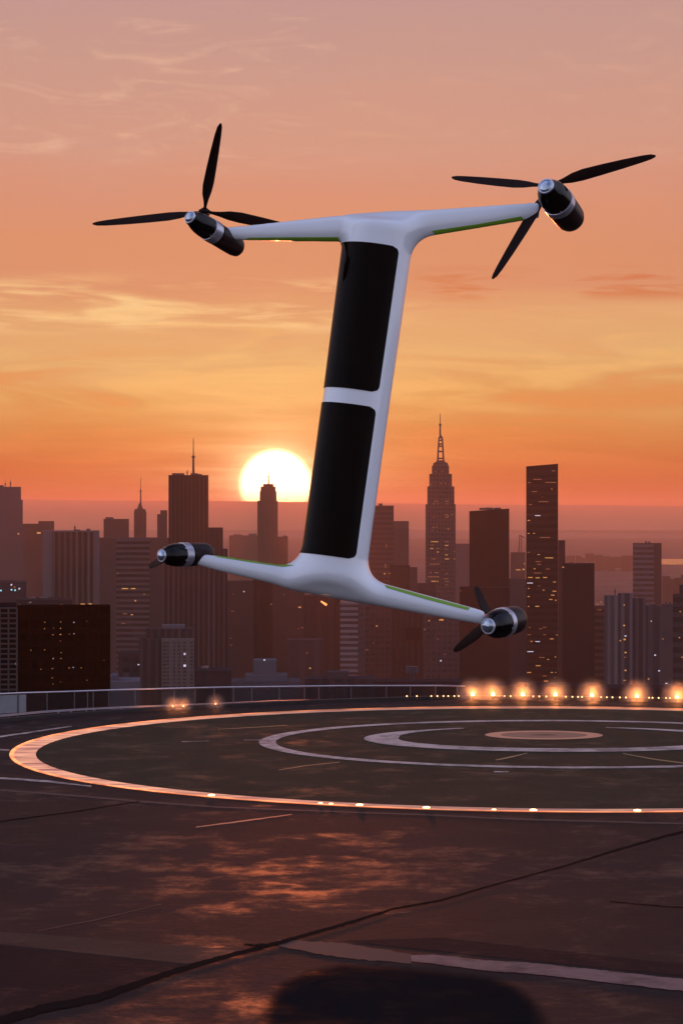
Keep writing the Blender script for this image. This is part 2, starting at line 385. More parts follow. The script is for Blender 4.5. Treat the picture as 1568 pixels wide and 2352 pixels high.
def strip(pts, widths, z, name, mat, wob=0.0, seed=0):
    """ribbon on the deck through photo points; widths in photo pixels (vertical)"""
    rng = random.Random(seed); P = []; xs = [p[0] for p in pts]; ys = [p[1] for p in pts]
    n = max(2, int((xs[-1] - xs[0]) / 12)); vs = []; fs = []
    for i in range(n + 1):
        x = xs[0] + (xs[-1] - xs[0]) * i / n; y = ip(xs, ys, x); w = ip(xs, widths, x)
        j = (rng.random() - 0.5) * wob * w; k = 1 + (rng.random() - 0.5) * wob
        a = Gp(x, y + j - w * k / 2); b = Gp(x, y + j + w * k / 2); a.z = b.z = z
        vs += [a, b]
    for i in range(n): fs.append((2 * i, 2 * i + 1, 2 * i + 3, 2 * i + 2))
    m = MB(); m.add(vs, fs)
    return tag(m.build(name, mat), kind='structure')
def area(pts, z, name, mat):
    m = MB(); m.add([(lambda g: (g.x, g.y, z))(Gp(*p)) for p in pts], [tuple(range(len(pts)))])
    return tag(m.build(name, mat), kind='structure')
# tonal slabs of the foreground
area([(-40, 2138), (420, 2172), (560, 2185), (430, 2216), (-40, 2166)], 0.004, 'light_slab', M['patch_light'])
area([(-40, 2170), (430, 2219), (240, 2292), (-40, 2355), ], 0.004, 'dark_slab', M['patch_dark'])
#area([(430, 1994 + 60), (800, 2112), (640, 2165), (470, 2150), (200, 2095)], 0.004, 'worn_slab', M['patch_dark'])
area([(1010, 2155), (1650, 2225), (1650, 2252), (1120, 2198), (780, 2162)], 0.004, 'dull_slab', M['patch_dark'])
# joints, cracks and painted lines
strip([(-60, 2372), (0, 2347), (100, 2319), (225, 2294), (400, 2234), (500, 2204), (600, 2179), (784, 2127)], [24, 22, 20, 18, 14, 11, 10, 7], 0.012, 'deck_joint', M['joint'], 0.14, 1)
strip([(784, 2127), (899, 2091), (1014, 2069), (1134, 2034), (1284, 1994), (1484, 1934), (1568, 1911), (1640, 1890)], [8, 5, 4, 3, 3, 5, 5, 5], 0.012, 'deck_joint', M['joint'], 0.35, 2)
strip([(560, 2172), (600, 2176), (660, 2166)], [3, 8, 3], 0.016, 'deck_crack', M['joint'], 0.5, 3)
strip([(-40, 1896), (0, 1888), (175, 1865), (320, 1842)], [2.4, 2.2, 2, 1.6], 0.012, 'deck_crack', M['joint'], 0.4, 4)
strip([(1400, 2072), (1480, 2080), (1640, 2092)], [1.2, 2, 2.2], 0.012, 'deck_crack', M['joint'], 0.6, 5)
#strip([(480, 2228), (620, 2246), (760, 2258)], [4, 5, 3], 0.012, 'deck_crack', M['painted_shadow'], 0.5, 6)
#strip([(360, 2278), (480, 2300), (600, 2322)], [5, 6, 4], 0.012, 'deck_crack', M['painted_shadow'], 0.5, 6)
strip([(85, 2141), (225, 2114), (370, 2079)], [1.5, 2.2, 1], 0.012, 'deck_scratch', M['paint_dim'], 0.3, 7)
strip([(-40, 1784), (0, 1788), (120, 1797), (210, 1807)], [4, 4.5, 4.5, 2], 0.008, 'painted_line', M['paint'], 0.2, 8)
strip([(-40, 1813), (0, 1816), (200, 1831), (320, 1842), (500, 1855), (784, 1866), (984, 1873), (1184, 1883), (1568, 1893), (1640, 1895)], [4, 4, 4, 4, 3.5, 3, 3, 3.5, 4, 4], 0.008, 'painted_line', M['paint_dim'], 0.2, 9)
strip([(450, 1901), (550, 1888), (670, 1872)], [2, 3, 1.5], 0.008, 'painted_line', simple('orange_line_paint', (0.5, 0.16, 0.07), 0.5), 0.3, 10)
strip([(-40, 1698), (0, 1693), (150, 1671), (165, 1669)], [3.5, 3.5, 2.2, 1.5], 0.008, 'painted_line', M['paint'], 0.2, 11)
strip([(-40, 1722), (0, 1723), (22, 1724)], [2, 2, 2], 0.008, 'painted_line', M['paint'], 0.2, 11)
strip([(417, 1705), (480, 1703)], [1.2, 0.7], 0.012, 'painted_line', M['paint'], 0.2, 12)
strip([(560, 1701), (600, 1701)], [1.0, 1.4], 0.012, 'painted_line', M['paint'], 0.2, 12)
YP = simple('yellow_line_paint', (0.30, 0.17, 0.06), 0.6, var=0.4)
strip([(1138, 1747), (1170, 1741), (1211, 1731)], [1.6, 3.5, 1.2], 0.012, 'yellow_line', YP, 0.2, 13)
strip([(1134, 1774), (1168, 1774)], [2.4, 1.8], 0.012, 'white_scrap', M['paint'], 0.2, 13)
strip([(1430, 1732), (1500, 1745), (1600, 1758)], [1.2, 2, 2], 0.012, 'yellow_line', YP, 0.2, 14)
strip([(640, 1770), (700, 1760), (780, 1752)], [1.2, 1.6, 1], 0.012, 'yellow_line', YP, 0.3, 15)
strip([(500, 1676), (580, 1672), (660, 1667)], [0.8, 1.2, 0.8], 0.012, 'yellow_line', YP, 0.3, 15)
# broad pale line and the soft shadow painted on the deck below it
strip([(640, 2168), (784, 2185), (944, 2204)], [16, 34, 22], 0.008, 'broad_line', M['paint_dim'], 0.10, 16)
strip([(944, 2203), (999, 2206), (1134, 2222), (1214, 2226), (1568, 2265), (1680, 2276)], [14, 21, 24, 25, 28, 30], 0.012, 'broad_line', worn('broad_line_paint', (0.20, 0.11, 0.10)), 0.06, 17)
def painted_shadow():
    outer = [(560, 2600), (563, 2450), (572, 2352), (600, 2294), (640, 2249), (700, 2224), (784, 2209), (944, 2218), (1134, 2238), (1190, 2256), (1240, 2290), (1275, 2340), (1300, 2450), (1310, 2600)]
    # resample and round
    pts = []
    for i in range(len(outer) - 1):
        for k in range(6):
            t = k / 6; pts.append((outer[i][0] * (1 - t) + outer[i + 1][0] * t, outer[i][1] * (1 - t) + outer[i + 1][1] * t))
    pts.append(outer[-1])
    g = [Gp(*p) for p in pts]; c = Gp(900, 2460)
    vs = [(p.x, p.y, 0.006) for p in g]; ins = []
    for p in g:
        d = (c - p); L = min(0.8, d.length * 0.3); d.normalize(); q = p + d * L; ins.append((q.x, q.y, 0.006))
    n = len(g); me = bpy.data.meshes.new('shadow_patch')
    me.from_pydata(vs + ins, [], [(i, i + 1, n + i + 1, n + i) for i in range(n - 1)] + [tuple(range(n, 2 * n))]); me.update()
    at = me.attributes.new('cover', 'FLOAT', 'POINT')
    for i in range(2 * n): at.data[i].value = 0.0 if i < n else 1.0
    m = M['painted_shadow']; T = NT(m.node_tree); b = T.n['Principled BSDF']; a = T.new('ShaderNodeAttribute', attribute_name='cover')
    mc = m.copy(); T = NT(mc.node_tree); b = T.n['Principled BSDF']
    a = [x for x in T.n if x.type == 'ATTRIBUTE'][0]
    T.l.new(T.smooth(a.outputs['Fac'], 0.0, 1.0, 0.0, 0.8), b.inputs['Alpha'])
    tag(link('shadow_patch', me, None, mc), kind='structure')
painted_shadow()

# ------------------------------------------------------------------ railing along the left edge
TX = [-200, 0, 41, 150, 310, 500, 784, 1010, 1085]; TY = [1598, 1594, 1592, 1589, 1583.5, 1579, 1575.5, 1575, 1577]
BX = [-200, 0, 100, 200, 310, 400, 500, 640, 784, 1010, 1085]; BY = [1650, 1642, 1633, 1627, 1622, 1619, 1615, 1609, 1606, 1602, 1601]
rail_root = empty('railing', edge_pt(400, 0, 0.8), 'metal railing with dark panes along the far left deck edge', 'railing')
def rp(px, py): 
    e = edge_pt(px, 0, 0.8); return Wp(px, py, e.y) - rail_root.location
posts = [41, 108, 171, 201, 214, 250, 310, 400, 448, 492, 536, 578, 641, 699, 732, 806, 887, 942, 1000, 1050]
m = MB(); xs = list(range(-120, 1086, 18))
for a, b in zip(xs, xs[1:]): m.tube(rp(a, ip(TX, TY, a)), rp(b, ip(TX, TY, b)), 0.028, n=8)
m.build('handrail', simple('handrail_metal', (0.5, 0.46, 0.5), 0.35, 0.7, var=0.3), rail_root, True)
m = MB()
for a, b in zip(xs, xs[1:]):
    p, q = rp(a, ip(BX, BY, a)), rp(b, ip(BX, BY, b)); h0 = ip([0, 400, 1000], [0.085, 0.05, 0.03], a)
    m.prism([(p.x, p.y - 0.05, p.z - h0), (q.x, q.y - 0.05, q.z - h0), (q.x, q.y + 0.05, q.z - h0), (p.x, p.y + 0.05, p.z - h0)],
            [(p.x, p.y - 0.05, p.z), (q.x, q.y - 0.05, q.z), (q.x, q.y + 0.05, q.z), (p.x, p.y + 0.05, p.z)])
m.build('bottom_beam', M['metal'], rail_root)
for i, px in enumerate(posts):
    t, b_ = rp(px, ip(TX, TY, px)), rp(px, ip(BX, BY, px))
    w = 0.035 if px == 41 else 0.018
    mm = MB()
    if px == 41: b_ = rp(px, 1662)
    mm.tube(b_, t, w, n=8); mm.build('post', M['post'], rail_root, True)
for a, b in ((-100, 40), (44, 60)):
    mm = MB(); p0, p1, q0, q1 = rp(a, ip(BX, BY, a) - 1), rp(b, ip(BX, BY, b) - 1), rp(a, ip(TX, TY, a) + 4), rp(b, ip(TX, TY, b) + 4)
    o = Vector((0, 0.03, 0)); mm.prism([p0, p1, p1 + o, p0 + o], [q0, q1, q1 + o, q0 + o]); mm.build('grey_panel', M['rail_panel'], rail_root)
gm, T, gb = mat_new('smoked_pane'); gb.inputs['Base Color'].default_value = (0.02, 0.018, 0.02, 1); gb.inputs['Roughness'].default_value = 0.45; gb.inputs['Specular IOR Level'].default_value = 0.1
gb.inputs['Alpha'].default_value = 0.35; M['pane'] = gm
pp = [60] + posts[1:]
for a, b in zip(pp, pp[1:]):
    if b - a < 10: continue
    mm = MB(); p0, p1, q0, q1 = [rp(x, y) for x, y in ((a + 1.5, ip(BX, BY, a) - 1), (b - 1.5, ip(BX, BY, b) - 1), (a + 1.5, ip(TX, TY, a) + 3), (b - 1.5, ip(TX, TY, b) + 3))]
    o = Vector((0, 0.012, 0)); mm.prism([p0, p1, p1 + o, p0 + o], [q0, q1, q1 + o, q0 + o]); mm.build('pane', M['pane'], rail_root)
for px in (134, 163, 198, 216, 278, 352, 430, 560, 640, 690):
    mm = MB(); t, b_ = rp(px, ip(BX, BY, px) + 1), rp(px, ip(EX, EY, px) - 1.5); mm.tube(b_, t, 0.03, 0.045, n=8); mm.build('foot', M['metal'], rail_root, True)

# ------------------------------------------------------------------ deck edge lamps
M['bulb'] = emis('lamp_bulb', lin(255, 196, 120), 16.0)
M['bulb_s'] = emis('small_bulb', lin(255, 196, 132), 3.2)
M['bulb_o'] = emis('orange_bulb', lin(255, 130, 50), 2.0)
def halo_mat():  # glow volume added around a lit lamp to imitate its glare
    m = bpy.data.materials.new('lamp_halo'); m.use_nodes = True; T = NT(m.node_tree); T.n.clear()
    v = T.new('ShaderNodeVolumePrincipled'); v.inputs['Color'].default_value = (0.95, 0.85, 0.75, 1)
    o = T.new('ShaderNodeTexCoord').outputs['Object']
    L = T.new('ShaderNodeVectorMath', operation='LENGTH'); T.l.new(o, L.inputs[0])
    T.l.new(T.smooth(L.outputs['Value'], 1.0, 0.0, 0.0, 0.6), v.inputs['Density']); v.inputs['Anisotropy'].default_value = 0.2
    out = T.new('ShaderNodeOutputMaterial'); T.l.new(v.outputs[0], out.inputs['Volume']); return m
M['halo'] = halo_mat()
def lathe_mesh(name, prof, mat, n=16):
    m = MB(); m.lathe((0, 0, 0), (0, 0, 1), prof, n); o = m.build(name, mat, None, True); me = o.data; bpy.data.objects.remove(o); return me
def lamp_set(sc, glass, halo):
    base = lathe_mesh('lamp_base', [(0, .09 * sc), (.02 * sc, .09 * sc), (.03 * sc, .045 * sc), (.16 * sc, .035 * sc), (.17 * sc, .07 * sc), (.20 * sc, .075 * sc)], M['dark_metal'])
    bulb = lathe_mesh('bulb', [(.20 * sc, .065 * sc), (.24 * sc, .07 * sc), (.28 * sc, .06 * sc), (.31 * sc, .04 * sc), (.33 * sc, .012 * sc)], glass)
    return base, bulb
big_set = lamp_set(0.85, M['bulb'], True); small_set = lamp_set(0.42, M['bulb_s'], False); orange_set = lamp_set(0.5, M['bulb_o'], False)
sph = bmesh.new(); bmesh.ops.create_icosphere(sph, subdivisions=3, radius=1.0); halo_me = bpy.data.meshes.new('halo'); sph.to_mesh(halo_me); sph.free(); halo_me.materials.append(M['halo'])
def lamp(kind, px, py, label, group, back=-0.35, P=0, off=0.0):
    se = {'big': big_set, 'small': small_set, 'orange': orange_set}[kind]
    sc = {'big': .85, 'small': .42, 'orange': .5}[kind]
    p = edge_pt(px, 0, back); 
    zz = Wp(px, py, p.y).z - 0.26 * sc           # foot height that brings the bulb to its row
    r = empty('edge_lamp', (p.x, p.y, max(zz, 0.0)), label, 'lamp', group)
    zz = max(zz, 0.0)
    link('lamp_base', se[0], r); link('bulb', se[1], r)
    if zz > 0.02:
        mm = MB(); mm.tube((0, 0, -zz), (0, 0, 0.01), 0.03, n=8); mm.build('stem', M['dark_metal'], r)
    if P:
        ld = bpy.data.lights.new('bulb_light', 'POINT'); ld.energy = P; ld.color = (1.0, 0.30, 0.07); ld.shadow_soft_size = 0.09
        lo = bpy.data.objects.new('bulb_light', ld); COL.objects.link(lo); lo.parent = r; lo.location = (0, -0.12, 0.30 * sc + .05)
        h = link('lamp_halo', halo_me, r); h.location = (0, 0, 0.26 * sc); hs = 0.82 if kind == 'big' else 0.5; h.scale = (hs, hs, hs); h['kind'] = 'stuff'  # added glow ball around the bulb
big_px = [1085, 1132, 1200, 1275, 1359, 1462, 1554]
ordn = ['leftmost', 'second from left', 'third from left', 'middle', 'third from right', 'second from right', 'rightmost']
for i, px in enumerate(big_px):
    lamp('big', px, [1598, 1598, 1598.5, 1599, 1600, 1603, 1606][i], 'large bright lamp glaring on the far deck edge, %s of the seven' % ordn[i], 'large lamps on the far deck edge', P=60)
ORD = ['first', 'second', 'third', 'fourth', 'fifth', 'sixth', 'seventh', 'eighth', 'ninth', 'tenth', 'eleventh', 'twelfth']
def small_label(px):
    l = [b for b in big_px if b < px]; r = [b for b in big_px if b > px]
    if not l: return 'small dim lamp left of all large lamps, %s from the left' % ORD[sorted(p for p in sm if p < 1085).index(px)]
    mates = [p for p in sm if l[-1] < p < (r[0] if r else 9999)]
    return '%s of the small lamps between the %s and %s large lamps' % (ORD[mates.index(px)], ORD[len(l) - 1], ORD[len(l)])
sm = [934, 957, 990, 1004, 1018, 1029, 1043, 1053, 1158, 1172, 1224, 1238, 1254, 1299, 1314, 1327, 1336, 1380, 1393, 1406, 1423, 1437, 1490, 1498, 1512, 1529, 1538]
for i, px in enumerate(sm):
    near = min(big_px, key=lambda b: abs(b - px))
    lamp('small', px, 1599 + (0.012 * max(0, px - 1160)), small_label(px),
         'small lamps between the large lamps' if px > 1060 else 'small lamps left of the large lamps', back=-0.3)
for px, lb in ((397, 'small orange lamp under the railing, left of a close pair'), (421, 'small orange lamp under the railing, right of a close pair'), (495, 'single orange lamp under the railing, right of the close pair')):
    lamp('small', px, 1622 if px < 450 else 1617, lb, 'orange lamps under the railing', back=-0.4, P=14 if px < 450 else 7)
# flush lights in the near arc of the ring
fm = lathe_mesh('lens', [(0, .10), (.02, .10), (.035, .06), (.04, .01)], emis('flush_lens', lin(255, 190, 130), 6.0))
fr = lathe_mesh('rim', [(0, .14), (.012, .14), (.014, .11)], M['dark_metal'])
fl_px = [485, 735, 760, 825, 978, 1133, 1224, 1462]
for i, px in enumerate(fl_px):
    X = None
    for a in np.linspace(-math.pi, 0, 4000):
        x, y = CX + (RR - 0.3) * math.cos(a), CY + (RR - 0.3) * math.sin(a)
        if 784 + F * x / y >= px: X = (x, y); break
    r = empty('flush_light', (X[0], X[1], 0.012), 'flush light glinting in the near arc of the lit ring, number %s from left' % ['one', 'two', 'three', 'four', 'five', 'six', 'seven', 'eight'][i], 'light', 'flush lights in the lit ring')
    r['label'] = {485: 'leftmost flush light in the near arc of the lit ring', 735: 'left one of two close flush lights in the near ring arc', 760: 'right one of two close flush lights in the near ring arc',
                  825: 'flush light in the near ring arc, just right of the close pair', 978: 'flush light in the near ring arc below the right lower wing root',
                  1133: 'flush light in the near ring arc below the lower right rotor', 1224: 'second flush light from the right in the near ring arc', 1462: 'rightmost flush light in the near arc of the lit ring'}[px]
    sc = 1.6 if px in (825, 978, 1224, 1462, 485) else 1.0
    for nm, me in (('rim', fr), ('lens', fm)):
        o = link(nm, me, r); o.scale = (sc * 0.6, sc * 0.6, sc * (0.7 if nm == 'lens' else 0.3))

# ------------------------------------------------------------------ terrain, water
def terrain():
    m, T, b = mat_new('city_ground')
    o = T.sep(T.new('ShaderNodeTexCoord').outputs['Object'])
    n = T.noise(T.xyz(T.m('MULTIPLY', o[0], 0.006), T.m('MULTIPLY', o[1], 0.004), 0), 1.0, 8, 0.65)
    T.l.new(T.ramp(n, [(0.35, (0.03, 0.028, 0.03, 1)), (0.65, (0.09, 0.07, 0.07, 1))]), b.inputs['Base Color']); b.inputs['Roughness'].default_value = 0.95
    b.inputs['Specular IOR Level'].default_value = 0.05
    mb = MB(); mb.add([(-5600, -500, CITY), (5600, -500, CITY), (5600, 24500, CITY), (-5600, 24500, CITY)], [(0, 1, 2, 3)])
    tag(mb.build('ground', m), kind='structure')
    def ridge(name, D, top, x0, x1, amp, seed, col, thick=900):
        rng = random.Random(seed); n = 160; vs = []; fs = []
        ph = [(rng.random() * 6.28, rng.uniform(0.6, 1.4)) for _ in range(7)]
        for i in range(n + 1):
            t = i / n; px = x0 + (x1 - x0) * t
            hh = sum(math.sin(px * 0.004 * (1.7 ** k) * q + p) / (1.5 ** k) for k, (p, q) in enumerate(ph)) * amp
            py = (top(px) if callable(top) else top) - hh
            c = Wp(px, py, D); f0 = c.copy()
            vs += [(c.x, D - thick, CITY), (c.x, D - thick * 0.35, CITY + (c.z - CITY) * 0.72), (c.x, D, c.z), (c.x, D + thick, CITY)]
        for i in range(n):
            for k in range(3): fs.append((4 * i + k, 4 * i + k + 1, 4 * i + 5 + k, 4 * i + 4 + k))
        mm = MB(); mm.add(vs, fs)
        tag(mm.build(name, simple(name, col, 0.95, var=0.25, scale=0.004, spec=0.02), None, True), kind='structure')
    ridge('far_hills', 22000, lambda x: float(np.interp(x, [-200, 780, 1800], [1146, 1153, 1168])), -500, 2100, 1.2, 3, (0.42, 0.20, 0.12), 1500)
    ridge('middle_hills', 15000, lambda x: float(np.interp(x, [-200, 900, 1800], [1222, 1218, 1232])), -500, 2100, 2.0, 8, (0.22, 0.12, 0.10))
    w, T, b = mat_new('bay_water'); b.inputs['Base Color'].default_value = (0.05, 0.05, 0.06, 1); b.inputs['Roughness'].default_value = 0.12
    a0, a1 = 7000, 7900
    vs = [((x - 784) / F * y, y, CITY + 0.6) for x, y in ((1490, a0 + 300), (1520, a0 + 60), (1800, a0), (1800, a1 + 120), (1520, a1 - 10), (1470, a1 - 200))]
    mb = MB(); mb.add(vs, [tuple(range(6))]); tag(mb.build('bay_water', w), kind='structure')
terrain()

# ------------------------------------------------------------------ city
cube = MB(); cube.box(-.5, .5, -.5, .5, -.5, .5); _o = cube.build('win_cube', M['win_warm']); cube_me = {}
bpy.data.objects.remove(_o)
for k in ('win_warm', 'win_dim', 'win_white', 'win_cyan'):
    mbx = MB(); mbx.box(-.5, .5, -.5, .5, -.5, .5); o = mbx.build('lit_window', M[k]); cube_me[k] = o.data; bpy.data.objects.remove(o)
class Tower:
    """boxes placed by their photo outline at a real distance D; thickness in metres"""
    def __init__(s, name, D, cx, label, cat='skyscraper', group=None):
        s.D = D; s.k = D / F; s.X = (cx - 784) * s.k; s.cx = cx
        s.root = empty(name, (s.X, D, CITY), label, cat, group); s.root.rotation_euler.z = -math.atan2(s.X, D)
    def z(s, py): return CAMH + (HY - py) * s.k - CITY
    def x(s, px): return (px - s.cx) * s.k
    def block(s, x0, x1, top, th=None, mat=None, y0=0, bottom=None, name='tower_body', slant=0, rot=0):
        th = th or (x1 - x0) * s.k * 0.9
        a, b = s.x(x0), s.x(x1); zt = s.z(top); zb = 0 if bottom is None else s.z(bottom)
        m = MB(); dz = slant * s.k
        m.prism([(a, y0, zb), (b, y0, zb), (b, y0 + th, zb), (a, y0 + th, zb)], [(a, y0, zt - dz), (b, y0, zt), (b, y0 + th, zt), (a, y0 + th, zt - dz)])
        return m.build(name, mat, s.root)
    def gear(s, x0, x1, py, n=3, seed=0, y0=3):
        rng = random.Random(seed)
        for i in range(n):
            w = rng.uniform(0.12, 0.3) * (x1 - x0); a = x0 + rng.random() * (x1 - x0 - w); h = rng.uniform(2, 5)
            m = MB(); m.box(s.x(a), s.x(a + w), y0 + rng.random() * 4, y0 + 6 + rng.random() * 5, s.z(py) - 0.3, s.z(py) + h * s.k); m.build('roof_unit', M['roof'], s.root)
    def mast(s, px, py0, py1, r=0.6, y=8, name='antenna', r1=None):
        m = MB(); a = (s.x(px), y, s.z(py0)); b = (s.x(px), y, s.z(py1)); mid = (s.x(px), y, s.z(py0 + (py1 - py0) * 0.5))
        m.tube(a, mid, r, r * 0.7, 8); m.tube(mid, b, r * 0.45, r1 or r * 0.25, 6)
        m.tube((s.x(px), y, s.z(py0 + (py1 - py0) * .5) - 1), (s.x(px), y, s.z(py0 + (py1 - py0) * .5) + 0.7), r * 1.3, n=8)
        m.build(name, M['roof'], s.root)
    def win(s, px, py, w, h=1.6, k='win_warm', y=0):
        o = link('lit_window', cube_me[k], s.root)
        o.location = (s.x(px), y - 0.1, s.z(py)); o.scale = (w * s.k, 0.5, h * s.k)
    def wins(s, lst, k='win_warm', h=1.4):
        for q in lst: s.win(q[0], q[1], q[2], q[3] if len(q) > 3 else h, q[4] if len(q) > 4 else k)

BR = (0.075, 0.055, 0.058); PU = (0.10, 0.088, 0.10); DK = (0.035, 0.028, 0.031); LT = (0.17, 0.15, 0.165); VD = (0.010, 0.006, 0.006)
def simple_tower(name, x0, x1, top, D, col, mode, label, cat='skyscraper', w=5, h=4, con=0.35, th=None, gear=0, slant=0, wins=(), k='win_warm', group=None):
    t = Tower(name, D, (x0 + x1) / 2, label, cat, group)
    t.block(x0, x1, top, th, facade(col, mode, w, h, con), slant=slant)
    if gear: t.gear(x0, x1, top, gear, seed=int(x0))
    t.wins(wins, k); return t

# left side, back to front
t = simple_tower('skyscraper', -30, 48, 1118, 2500, PU, 'plain', 'grey slab tower cut by the left picture edge, small masts on its roof', w=6, gear=2, con=0.2)
t.block(48, 52, 1148, 30, facade(PU, 'plain', 6, 4, 0.2), name='side_wing'); t.mast(12, 1118, 1104, 0.5); t.mast(24, 1118, 1100, 0.6); t.win(70 * 0 + 42, 1226, 3, 3)
t = simple_tower('tower_block', 50, 100, 1203, 2900, BR, 'plain', 'plain brown block right of the grey slab tower, stepped roof', w=6, con=0.2)
t.block(88, 124, 1197, 28, facade(BR, 'plain', 6, 4, 0.2), y0=-3, name='upper_block'); t.win(89, 1224, 9, 3, y=-3)
t = simple_tower('office_tower', 99, 228, 1219, 2000, LT, 'plain', 'pale framed office tower with dark vertical window strips', w=6, con=0.15)
t.block(120, 213, 1222, 1.4, facade((0.10, 0.08, 0.083), 'v', 4.6, 4, 0.85), y0=-1.2, bottom=1440, name='striped_front'); t.gear(165, 210, 1219, 3, 4); t.mast(172, 1219, 1204, 0.5)
t.win(190, 1388, 10, 3, y=-1.4); t.win(207, 1388, 7, 4, y=-1.4)
t = simple_tower('tower_block', 206, 390, 1236, 2300, BR, 'plain', 'broad dark red block behind the striped towers on the left', w=5, con=0.15)
t.gear(215, 300, 1236, 3, 9)
t = simple_tower('tower_block', 238, 296, 1192, 2700, BR, 'plain', 'flat topped brown block left of the pointed spire', con=0.2, gear=3)
t = Tower('spire_tower', 3000, 321.5, 'slim tower with a pointed roof and a tall thin antenna'); fm_ = facade(BR, 'v', 5, 4, 0.2)
t.block(307.5, 336, 1176, 15, fm_)
m = MB(); hx = 14.2 * t.k; m.frus(0, 7.4, hx, 7.4, t.z(1176), hx * 0.82, 6, t.z(1169)); m.frus(0, 7.4, hx * 0.5, 4, t.z(1169), hx * 0.25, 2, t.z(1160)); m.tube((0, 7.4, t.z(1160)), (0, 7.4, t.z(1155)), 2, 0.8, 10)
m.build('pointed_roof', fm_, t.root); t.mast(323, 1158, 1097, 1.0, 7.4)
t = simple_tower('office_tower', 267, 344, 1238, 1750, (0.085, 0.065, 0.068), 'h', 'office tower with pale horizontal floor bands left of the tallest left tower', w=8, h=3.8, con=0.75)
t.block(343, 383, 1300, 24, facade(BR, 'plain', 5, 4, .15), name='side_wing')
t.wins([(262 + 8, 1317, 2), (287, 1352, 14, 2), (306, 1352, 10, 2), (287, 1410, 10, 2, 'win_dim'), (303, 1412, 5, 2), (311, 1305 + 75, 3, 3), (331, 1365, 2, 2), (283, 1432, 9, 1.5, 'win_dim')])
t = Tower('skyscraper', 2600, 375, 'low stepped block touching the left side of the tallest left tower', 'skyscraper'); 
t.block(361, 384, 1181, 20, facade(BR, 'plain', 5, 4, .15)); t.block(368, 384, 1172, 12, facade(BR, 'plain', 5, 4, .15), y0=4, name='upper_block', bottom=1182)
t = Tower('skyscraper', 1950, 433, 'tallest dark ribbed tower on the left with a central antenna')
vm = facade((0.060, 0.040, 0.040), 'v', 3.1, 4, 0.6)
t.block(387, 478.5, 1091, 32, vm); t.gear(395, 470, 1091, 7, 5); t.mast(444, 1091, 1005, 1.0, 10); t.mast(430, 1091, 1077, 0.4, 10)
t.block(478.6, 512, 1212, 26, facade((0.06, 0.042, 0.044), 'v', 4, 4, 0.2), y0=3, name='side_wing')
t = simple_tower('office_tower', 374, 522, 1262, 1500, (0.075, 0.058, 0.062), 'v', 'wide ribbed tower standing in front of the tallest left tower', w=3.0, con=0.65)
t.block(520, 523, 1262, 20, vm, y0=2, name='corner_strip')
# far, behind the sun
t = simple_tower('tower_block', 526, 592, 1230, 5200, (0.10, 0.07, 0.06), 'plain', 'faint hazy block low behind the left lower wing tip', con=0.1, gear=3)
t = Tower('skyscraper', 4300, 617, 'slender stepped tower silhouetted in front of the sun'); jm = facade((0.07, 0.048, 0.045), 'v', 6, 4, 0.25)
t.block(591, 638, 1150, 36, jm)
t.block(596, 635, 1128, 26, jm, y0=4, bottom=1150, name='setback'); t.block(598, 633, 1117, 22, jm, y0=6, bottom=1128, name='setback'); t.block(604, 628, 1111, 14, jm, y0=9, bottom=1117, name='setback')
t.mast(616.5, 1112, 1075, 1.4, 14); t.block(638.1, 661, 1233, 26, jm, y0=3, name='side_wing'); t.gear(640, 660, 1233, 2, 2)
simple_tower('tower_block', 663, 700, 1292, 3600, BR, 'plain', 'small dark block beside the foot of the aircraft body', con=0.15, gear=2)
# middle, right of the body
t = simple_tower('office_tower', 846, 904, 1161, 2500, (0.085, 0.062, 0.064), 'h', 'banded office tower just right of the aircraft body', h=5, con=0.3, gear=3)
t.wins([(887, 1253, 1.6, 8, 'win_dim'), (885, 1300, 2, 9, 'win_dim'), (883, 1318, 4, 2), (895, 1317, 3, 2)])
t = simple_tower('office_tower', 904, 938.5, 1213, 2700, (0.08, 0.06, 0.062), 'plain', 'two tone narrow block between the banded tower and the great stepped tower', con=0.2)
t.block(904, 938.5, 1197, 22, facade((0.12, 0.085, 0.08), 'plain', 5, 4, .1), y0=4, bottom=1213, name='upper_block')
simple_tower('tower_block', 895, 941, 1299, 2100, DK, 'plain', 'low dark block in front of the narrow two tone block', con=0.2)
simple_tower('tower_block', 938, 958, 1303, 2250, BR, 'plain', 'small brown block left of the great stepped tower foot', con=0.2)

# great stepped tower with spire
t = Tower('spire_skyscraper', 2400, 1012, 'great stepped tower with lattice crown and needle spire'); em = facade((0.075, 0.055, 0.056), 'grid', 3.2, 4.0, 0.55)
t.block(977, 1046, 1158, 30, em)
t.block(981, 1043, 1117, 25, em, y0=2.5, bottom=1158, name='setback')
t.block(985.5, 1037.5, 1088, 20, em, y0=5, bottom=1117, name='setback')
t.block(991.5, 1031, 1070, 15, em, y0=7, bottom=1088, name='setback')
m = MB(); c = t.x(1011.5); hx = 18.5 * t.k
m.frus(c, 14.5, hx, 7, t.z(1070), hx * 0.86, 6.4, t.z(1062)); m.frus(c, 14.5, hx * 0.7, 5, t.z(1062), hx * 0.45, 3.4, t.z(1057))
m.build('crown', em, t.root)
m = MB(); z0, z1 = t.z(1058), t.z(1004)
w0, w1 = 6.8 * t.k, 3.9 * t.k
for sx in (-1, 1):
    for sy in (-1, 1):
        m.tube((c + sx * w0, 14.5 + sy * 2.4, z0), (c + sx * w1, 14.5 + sy * 1.5, z1), 0.95, 0.7, 6)
for py in (1058, 1052, 1036, 1024, 1019, 1010, 1004):
    q = (1058 - py) / 54; hw = w0 + (w1 - w0) * q; m.box(c - hw - .4, c + hw + .4, 12.4, 16.6, t.z(py) - 0.7, t.z(py) + 0.7)
